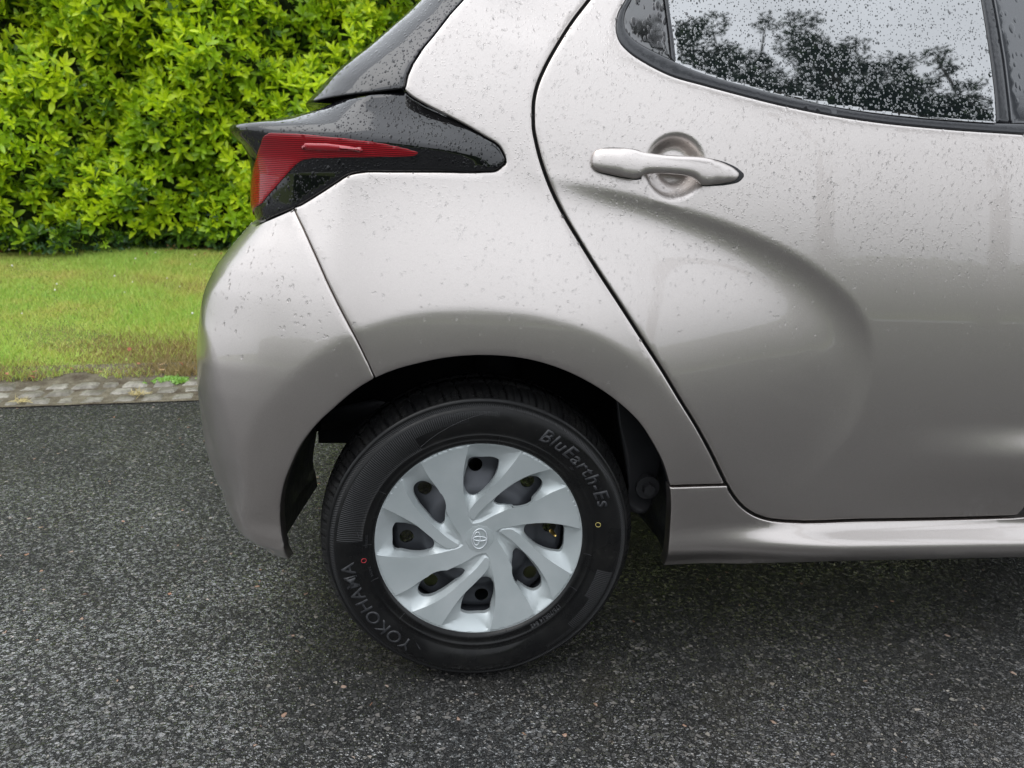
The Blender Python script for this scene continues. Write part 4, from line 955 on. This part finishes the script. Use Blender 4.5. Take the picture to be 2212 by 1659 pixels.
def grass():
    N1, N2 = 210000, 40000
    x = np.r_[RNG.uniform(-4.6, -.4, N1), RNG.uniform(-8, 4.5, N2)]; N = len(x); v = RNG.uniform(.10, 1.02, N)
    edge = .098+.018*np.sin(x*7)+.012*np.sin(x*19+1)+RNG.exponential(.012, N); v = np.maximum(v, edge)
    k, h = kerb(x), hedge_y(x); y = k+(h-k)*v; z = gz(x, y)
    hgt = RNG.uniform(.018, .042, N)*(1+.4*np.sin(x*5+y*3)); a = RNG.uniform(0, 2*np.pi, N); w_ = RNG.uniform(.0016, .0034, N); ln = RNG.uniform(.2, 1.1, N)*hgt; b = RNG.uniform(0, 2*np.pi, N)
    base = np.stack([x, y, z-.004], -1); sd = np.stack([np.cos(a)*w_, np.sin(a)*w_, 0*a], -1)
    tip = base+np.stack([np.cos(b)*ln, np.sin(b)*ln, hgt], -1); V = np.stack([base-sd, base+sd, tip], 1).reshape(-1, 3); F = np.arange(3*N).reshape(-1, 3)
    patch = np.sin(x*1.3+y*2.3+.6)*np.sin(x*.7-y*3.1)+.35*np.sin(x*4+y*6); rr = RNG.uniform(0, 1, N)
    dry = np.clip(.55-(v-.11)*6, 0, .55)+np.clip(patch-.1, 0, 1)*.75*(v < .75)
    yl = np.clip(patch+.55, 0, 1)*.5; mi = np.where(rr < .45-yl*.3, 0, np.where(rr < .72-yl, 1, 2)); mi = np.where(RNG.uniform(0, 1, N) < dry+.04, 3, mi)
    o = mesh('grass', V, F, GM, smooth=False, mi=mi); tag(o, 'short wet lawn grass of the verge', 'grass', kind='stuff')
    # clover heads
    M_ = 100; cx_ = RNG.uniform(-4.8, .5, M_); cvv = RNG.uniform(.25, 1.0, M_)**.7; cy_ = kerb(cx_)+(hedge_y(cx_)-kerb(cx_))*cvv; cz_ = gz(cx_, cy_)+.04
    t = (1+5**.5)/2; ico = np.array([(-1,t,0),(1,t,0),(-1,-t,0),(1,-t,0),(0,-1,t),(0,1,t),(0,-1,-t),(0,1,-t),(t,0,-1),(t,0,1),(-t,0,-1),(-t,0,1)])/1.9
    fi = np.array([(0,11,5),(0,5,1),(0,1,7),(0,7,10),(0,10,11),(1,5,9),(5,11,4),(11,10,2),(10,7,6),(7,1,8),(3,9,4),(3,4,2),(3,2,6),(3,6,8),(3,8,9),(4,9,5),(2,4,11),(6,2,10),(8,6,7),(9,8,1)])
    V = (np.stack([cx_, cy_, cz_], -1)[:,None]+ico[None]*RNG.uniform(.003, .0065, M_)[:,None,None]).reshape(-1, 3); F = (fi[None]+12*np.arange(M_)[:,None,None]).reshape(-1, 3)
    c_ = mesh('clover_flowers', V, F, mat('clover_white', (.75,.72,.70), .7)); tag(c_, 'tiny white clover heads scattered over the lawn', 'flowers', kind='stuff')
grass()
# ================================================================== HEDGE
def leaf_mat(name, a, b, tr=.35, rough=.32):
    m = mat(name, a, rough, 0, .45); q = NB(m); n = q.noise(q.coord(), 1.3, 4, .6); n2 = q.noise(q.coord(), 14, 2)
    f = q.math('ADD', q.rng(n.outputs['Fac'], .35, .65, -.2, .8), q.rng(n2.outputs['Fac'], .3, .7, -.2, .3)); fc = q.n('ShaderNodeClamp'); q.l(f, fc.inputs[0])
    col = q.mixc(fc.outputs[0], a, b); q.l(col, q.b.inputs['Base Color'])
    t_ = q.n('ShaderNodeBsdfTranslucent'); q.l(q.mixc(1.0, col, (1.5,1.35,.7), 'MULTIPLY'), t_.inputs[0]); ms = q.n('ShaderNodeMixShader'); ms.inputs[0].default_value = tr
    q.l(q.b.outputs[0], ms.inputs[1]); q.l(t_.outputs[0], ms.inputs[2]); q.l(ms.outputs[0], q.t.nodes['Material Output'].inputs[0]); return m
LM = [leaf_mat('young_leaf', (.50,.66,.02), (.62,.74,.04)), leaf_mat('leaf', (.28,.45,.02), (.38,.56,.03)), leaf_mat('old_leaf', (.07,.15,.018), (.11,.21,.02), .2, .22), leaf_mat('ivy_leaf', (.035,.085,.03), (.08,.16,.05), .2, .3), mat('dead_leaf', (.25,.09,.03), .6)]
st = np.array([0, .22, .5, .78, 1.0]); wd = np.array([.05, .36, .5, .40, .04])
def leaves(base, d, up, L, W, curl, fold):
    """arrays: base points, direction, approx normal -> 15-vertex leaf blades"""
    d = d/np.linalg.norm(d, axis=1)[:,None]; s = np.cross(d, up); s /= np.linalg.norm(s, axis=1)[:,None]+1e-9; nn = np.cross(s, d); N = len(base); V = np.zeros((N, 15, 3))
    for i in range(5):
        c = base+d*(L*st[i])[:,None]-nn*(curl*L*st[i]**2)[:,None]
        for j, k in enumerate((-1, 0, 1)): V[:,i*3+j] = c+s*(k*wd[i]*W)[:,None]+nn*(abs(k)*wd[i]*W*fold)[:,None]
    q = np.array([(i*3+j, i*3+j+1, (i+1)*3+j+1, (i+1)*3+j) for i in range(4) for j in range(2)]); F = (q[None]+15*np.arange(N)[:,None,None]).reshape(-1, 4)
    return V.reshape(-1, 3), F
def unit(v): return v/np.linalg.norm(v, axis=-1)[...,None]
def foliage(cen, out_dir, spread, nl, L, mi_choice):
    """shoots with whorls of leaves"""
    N = len(cen); B, D, U, LL, MI = [], [], [], [], []
    ax = unit(out_dir+RNG.normal(0, spread, (N, 3))); ref = unit(np.cross(ax, RNG.normal(0, 1, (N, 3)))); r2 = np.cross(ax, ref); ls = RNG.uniform(.75, 1.25, N)*L
    pick = mi_choice(cen)
    for k in range(nl):
        a = k*2.4+RNG.normal(0, .25, N); el = 1.15-.85*k/nl+RNG.normal(0, .15, N)
        rad = ref*np.cos(a)[:,None]+r2*np.sin(a)[:,None]; D.append(ax*np.cos(el)[:,None]+rad*np.sin(el)[:,None]); U.append(ax-rad*.3)
        B.append(cen+ax*(ls*.85*k/nl)[:,None]); LL.append(ls*(1-.35*k/nl)*RNG.uniform(.8, 1.15, N)); p = pick.copy(); 
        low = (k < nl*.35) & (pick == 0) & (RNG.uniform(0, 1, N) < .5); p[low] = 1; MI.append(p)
    B, D, U, LL, MI = map(np.concatenate, (B, D, U, LL, MI)); V, F = leaves(B, D, U, LL, LL*RNG.uniform(.31, .41, len(LL)), RNG.uniform(.05, .3, len(LL)), RNG.uniform(.1, .45, len(LL)))
    return V, F, np.repeat(MI, 8)
hedge = empty('laurel_hedge', (-2.4, 4.8, .2)); tag(hedge, 'tall bright green laurel hedge behind the lawn', 'hedge'); bpy.context.view_layer.update()
def hedge_surf(x, z): return hedge_y(x)+.10*np.sin(x*3.1+z*2.2)+.07*np.sin(x*7.3-z*5.1)+.05*np.sin(z*11+x*4)-.05+.10*np.clip(.6-z, 0, 1)
def build_hedge():
    Vs, Fs, Ms = [], [], []; off = 0
    def add(x, z, dy, L, nl, ch, spread=.45):
        nonlocal off
        c = np.stack([x, hedge_surf(x, z)+dy, z], -1); o = np.tile(np.array([0.05, -.8, .55]), (len(x), 1)); V, F, m = foliage(c, o, spread, nl, L, ch); Vs.append(V); Fs.append(F+off); Ms.append(m); off += len(V)
    def ch(p): 
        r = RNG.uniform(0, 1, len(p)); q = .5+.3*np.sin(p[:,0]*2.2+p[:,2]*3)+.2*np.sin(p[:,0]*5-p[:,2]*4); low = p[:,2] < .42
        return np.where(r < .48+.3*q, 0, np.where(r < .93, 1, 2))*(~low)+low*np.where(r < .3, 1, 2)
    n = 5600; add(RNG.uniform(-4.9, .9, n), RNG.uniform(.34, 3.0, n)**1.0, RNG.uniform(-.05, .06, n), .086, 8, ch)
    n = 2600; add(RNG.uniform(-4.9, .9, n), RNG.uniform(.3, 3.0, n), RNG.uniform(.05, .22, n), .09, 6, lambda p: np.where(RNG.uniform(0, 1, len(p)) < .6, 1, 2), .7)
    n = 4200; x = np.where(RNG.uniform(0, 1, n) < .5, RNG.uniform(-9, -4.9, n), RNG.uniform(.9, 5, n)); add(x, RNG.uniform(.35, 3.0, n), RNG.uniform(-.05, .08, n), .11, 7, ch)
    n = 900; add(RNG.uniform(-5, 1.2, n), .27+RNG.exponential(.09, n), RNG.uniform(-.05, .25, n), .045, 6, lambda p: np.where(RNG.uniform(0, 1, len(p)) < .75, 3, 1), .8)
    mesh('foliage', np.vstack(Vs), np.vstack(Fs), LM, hedge, smooth=True, mi=np.concatenate(Ms))
    # dark backing wall: shade between the leaves put into its colour
    xs_ = np.linspace(-9, 5, 90); zs_ = np.linspace(.15, 3.05, 24); V = [(x, float(hedge_surf(x, z))+.26+random.uniform(-.03,.03), z) for x in xs_ for z in zs_]; k = len(zs_)
    V += [(x, float(hedge_y(x))+1.3, z) for x in (-9, 5) for z in (.15, 3.05)]
    F = [(i*k+j, i*k+j+1, (i+1)*k+j+1, (i+1)*k+j) for i in range(len(xs_)-1) for j in range(k-1)]; nn = len(xs_)*k
    F += [(k-1, nn+1, nn+3, nn-1), (nn, nn+2, nn+3, nn+1)]
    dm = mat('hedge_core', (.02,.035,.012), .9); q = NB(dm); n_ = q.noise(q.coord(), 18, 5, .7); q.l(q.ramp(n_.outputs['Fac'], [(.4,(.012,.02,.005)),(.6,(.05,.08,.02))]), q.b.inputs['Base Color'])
    mesh('shade_backing', V, F, dm, hedge)
build_hedge()
def litter():
    N = 420; x = RNG.uniform(-5, .8, N); a = RNG.uniform(0, 1, N) < .75
    y = np.where(a, hedge_y(x)-RNG.exponential(.08, N)+.08, kerb(x)+.30+RNG.exponential(.05, N)); y = np.maximum(y, kerb(x)+.2); z = gz(x, y)+.012+RNG.uniform(0, .02, N)
    B = np.stack([x, y, z], -1); D = unit(np.stack([RNG.normal(0, 1, N), RNG.normal(0, 1, N), RNG.normal(0, .25, N)], -1)); U = np.tile(np.array([0.,0,1]), (N, 1))+RNG.normal(0, .3, (N, 3)); L = RNG.uniform(.015, .042, N)
    V, F = leaves(B, D, U, L, L*.45, RNG.uniform(-.3, .4, N), RNG.uniform(0, .5, N)); dl = [mat('dead_leaf_brown', (.28,.11,.05), .6), mat('dead_leaf_red', (.24,.07,.035), .6), mat('dead_leaf_tan', (.38,.24,.12), .6)]
    o = mesh('fallen_leaves', V, F, dl, mi=np.repeat(RNG.integers(0, 3, N), 8)); tag(o, 'scattered brown and red fallen leaves on the verge edges', 'leaves', kind='stuff')
litter()
# weeds on the setts
def weed(x, dv, label, n, L, m, spread, wr):
    y = float(kerb(x))+dv; c = np.tile(np.array([x, y, .018]), (n, 1))+RNG.normal(0, 1, (n, 3))*np.array([spread, spread*.5, .001]); D = unit(RNG.normal(0, 1, (n, 3))*np.array([1, .6, .3])+np.array([0, -.1, .55])); U = unit(RNG.normal(0, .4, (n, 3))+np.array([0, -.5, 1.]))
    l = RNG.uniform(.6, 1.2, n)*L; V, F = leaves(c, D, U, l, l*wr, RNG.uniform(.1, .6, n), RNG.uniform(0, .4, n)); o = mesh('weed', V, F, m); tag(o, label, 'weed')
WL = leaf_mat('weed_leaf', (.16,.34,.05), (.24,.42,.08)); STRAW = mat('straw', (.42,.34,.13), .6)
weed(-1.22, .27, 'low bright green weed on the soil beside the setts, nearest the bumper', 420, .018, WL, .036, .6)
weed(-1.28, .07, 'straw coloured tuft growing in the setts by the bumper', 60, .032, STRAW, .012, .06)
weed(-1.68, .03, 'straw coloured tuft growing at the front of the setts on the left', 50, .03, STRAW, .012, .06)
# ================================================================== TREES ACROSS THE ROAD (mirrored in the side window)
BARK = mat('bark', (.06,.05,.04), .9)
TLM = [leaf_mat('tree_leaf', (.03,.07,.015), (.05,.10,.02), .1, .4), leaf_mat('tree_leaf_dark', (.012,.025,.01), (.02,.04,.012), .05, .4)]
def tree(name, x, y, label, clumps, trunk_h, Lf=.115, grp=None):
    r = empty(name, (x, y, 0)); tag(r, label, 'tree', grp); bpy.context.view_layer.update()
    P = [(x,y,-.1),(x+.1,y,trunk_h*.5),(x,y+.1,trunk_h)]; rad = [.12,.10,.07]; V, F = tube(P, rad, None, None, k=10); V = list(V); F = list(F)
    for c in clumps:
        b = len(V); v_, f_ = tube([(x,y+.05,trunk_h*random.uniform(.5,.95)), ((x+c[0])/2, (y+c[1])/2, (trunk_h+c[2])/2), c[:3]], [.07,.045,.015], None, None, k=6); V += list(v_); F += [tuple(b+i for i in f) for f in f_]
    mesh('trunk', V, F, BARK, r); C_ = []
    for c in clumps:
        n = int(c[3]**2*400); u = RNG.normal(0, 1, (n, 3)); u = unit(u)*RNG.uniform(.25, 1, n)[:,None]**.5*np.array([c[3], c[3], c[3]*.55]); C_.append(np.array(c[:3])+u)
    C_ = np.vstack(C_); d = unit(C_-np.array([x, y, trunk_h])+np.array([0,0,.5])); V, F, m = foliage(C_, d, .6, 5, Lf, lambda p: np.where(RNG.uniform(0, 1, len(p)) < .15, 0, 1)); mesh('crown', V, F, TLM, r, mi=m)

def clumps(tips, x0, x1, z0, z1, n): return [(x, -7.4+random.uniform(-.5, .5), z, r) for x, z, r in tips]+[(random.uniform(x0, x1), -7.5+random.uniform(-.7, .7), random.uniform(z0, z1), random.uniform(.4, .65)) for _ in range(n)]
tree('maple_tree', 6.9, -7.4, 'tall leafy tree across the road, mirrored in the middle of the side window', clumps([(6.7,12.5,.4),(7.1,12.7,.33),(6.6,12.0,.45),(7.2,12.1,.45),(6.5,11.5,.45),(7.0,11.4,.55),(7.7,12.1,.33),(7.6,11.5,.45),(6.6,10.8,.6),(7.2,10.8,.6),(7.9,11.0,.45),(6.2,10.3,.45),(7.4,10.2,.7),(8.3,11.3,.33),(8.3,10.6,.4),(6.0,11.2,.3)], 5.9, 8.2, 8.9, 10.2, 22), 8)
tree('maple_tree', 8.9, -7.6, 'leafy tree across the road, mirrored low at the front of the side window', clumps([(8.8,11.3,.28),(9.2,11.3,.26),(8.8,10.9,.28),(8.4,9.7,.42),(8.8,9.9,.36),(9.3,10.1,.33),(9.6,9.9,.3)], 8.0, 9.9, 8.2, 9.5, 18), 6.5)
tree('maple_tree', 4.7, -7.6, 'leafy tree across the road, mirrored at the rear edge of the side window', clumps([(4.4,12.3,.42),(4.8,12.0,.36),(4.3,11.6,.45),(4.9,11.2,.42),(4.4,10.9,.45),(5.2,10.7,.4),(4.7,10.3,.5),(5.6,10.9,.3),(5.4,11.9,.3),(5.8,12.1,.26),(5.3,10.0,.55),(4.2,10.2,.55),(3.9,11.2,.5)], 3.9, 5.8, 9.2, 10.2, 16), 8)

# ================================================================== RAINDROPS beaded on the paint
def inside(sz, poly): return pip(sz, np.asarray(poly))
def drops(par, name, poly, n, win, rmin, rmax, holes=()):
    u = RNG.uniform(win[0], win[2], n); v = RNG.uniform(win[1], win[3], n); sz = S1.cast(np.c_[u, v]); m = inside(sz, poly); sz = sz[m]; v = v[m]; u = u[m]
    zz = sz[:,1]; xx = sz[:,0]; dens = sstep(zz, .60, .92)*.9+.06; pn = .5+.5*np.sin(xx*9+np.sin(zz*14))*np.sin(zz*17+xx*5); keep = RNG.uniform(0, 1, len(zz)) < dens*(.25+.75*pn); sz = sz[keep]; N = len(sz)
    P = S1.pos(sz[:,0], sz[:,1]); e = .002; A = unit(S1.pos(sz[:,0]+e, sz[:,1])-P); B = unit(S1.pos(sz[:,0], sz[:,1]+e)-P); nn = unit(np.cross(A, B)); nn *= np.sign(((CAM-P)*nn).sum(1))[:,None]
    r = rmin+(rmax-rmin)*RNG.uniform(0, 1, N)**6; el = RNG.uniform(.9, 1.7, N); k = 9; rings = [(1.0, -.06), (.86, .30), (.52, .56)]; V = []
    ph = RNG.uniform(0, 6.28, N); wob = RNG.uniform(.0, .28, N)
    for (q, h) in rings:
        for j in range(k):
            a = 2*math.pi*j/k; ww = 1+wob*np.sin(2*a+ph)+wob*.6*np.sin(3*a+ph*2); V.append(P+A*(r*q*math.cos(a)*ww)[:,None]+B*(r*q*el*math.sin(a)*ww)[:,None]+nn*(r*h*.32)[:,None])
    V.append(P+nn*(r*.205)[:,None]); V = np.stack(V, 1); nv = V.shape[1]; f = []
    for a in range(2): f += [(a*k+j, a*k+(j+1) % k, (a+1)*k+(j+1) % k, (a+1)*k+j) for j in range(k)]
    f += [(2*k+j, 2*k+(j+1) % k, 3*k, 3*k) for j in range(k)]
    f = np.array(f); F = (f[None]+nv*np.arange(N)[:,None,None]).reshape(-1, 4); tri = F[:,2] == F[:,3]
    Fl = F[~tri].tolist()+F[tri][:,:3].tolist(); o = mesh(name, V.reshape(-1, 3), Fl, WATER, par); o['kind'] = 'stuff'; return N
Q_out = S1.cast(outline); D_out = S1.cast(door_out)
print('drops', drops(quarter, 'raindrops', Q_out, 15000, (630, 0, 1580, 1000), .0006, .0031), drops(door, 'raindrops', D_out, 30000, (1150, 0, 2212, 1000), .0005, .0026), drops(bumper, 'raindrops', np.array(bo), 5000, (430, 450, 810, 1100), .0008, .0034))

# hedge added across the road, out of view, to darken the door reflections
h2 = empty('added_hedge', (2, -9.5, 0)); tag(h2, 'low clipped hedge across the road, mirrored softly in the car doors', 'hedge'); bpy.context.view_layer.update()
n = 5200; x_ = RNG.uniform(-14, 20, n); top_ = RNG.uniform(0, 1, n) < .25; z_ = np.where(top_, 1.3, RNG.uniform(.1, 1.3, n)); y_ = np.where(top_, RNG.uniform(-10.2, -9.3, n), -9.3+RNG.uniform(-.08, .08, n))
V, F, m_ = foliage(np.stack([x_, y_, z_+.06*np.sin(x_*2)], -1), np.tile(np.array([0, .7, .6]), (n, 1)), .5, 5, .16, lambda p: np.full(len(p), 1)); mesh('foliage', V, F, [LM[1], LM[2]], h2, mi=np.minimum(m_, 1))
V = [(x, y, z) for x in (-14, 20) for y in (-10.2, -9.35) for z in (0, 1.25)]; mesh('shade_backing', V, [(0,1,3,2),(4,6,7,5),(0,4,5,1),(2,3,7,6),(1,5,7,3)], bpy.data.materials['hedge_core'], h2, smooth=False)  # backing box in the same painted shade colour
# ================================================================== THE CAR'S FAR SIDE and remaining wheels
def copy_tree(o, parent, M_=None):
    c = o.copy(); COL.objects.link(c); c.parent = parent; c.matrix_parent_inverse = o.matrix_parent_inverse.copy()
    for ch in list(o.children):
        if not ch.name.startswith('raindrops'): copy_tree(ch, c)
    return c
for o in (quarter, bumper, door, sill, front_door, front_glass, lamp, hatch):
    c = copy_tree(o, car); c.location = (0, 1.7, 0); c.scale = (1, -1, 1)
for (x_, y_, flip) in ((0, 1.7, 1), (2.55, 0, 0), (2.55, 1.7, 1)):
    c = copy_tree(wheel, car); c.location = (x_, y_, .29)
    if flip: c.rotation_euler = (R(-1), 0, math.pi)
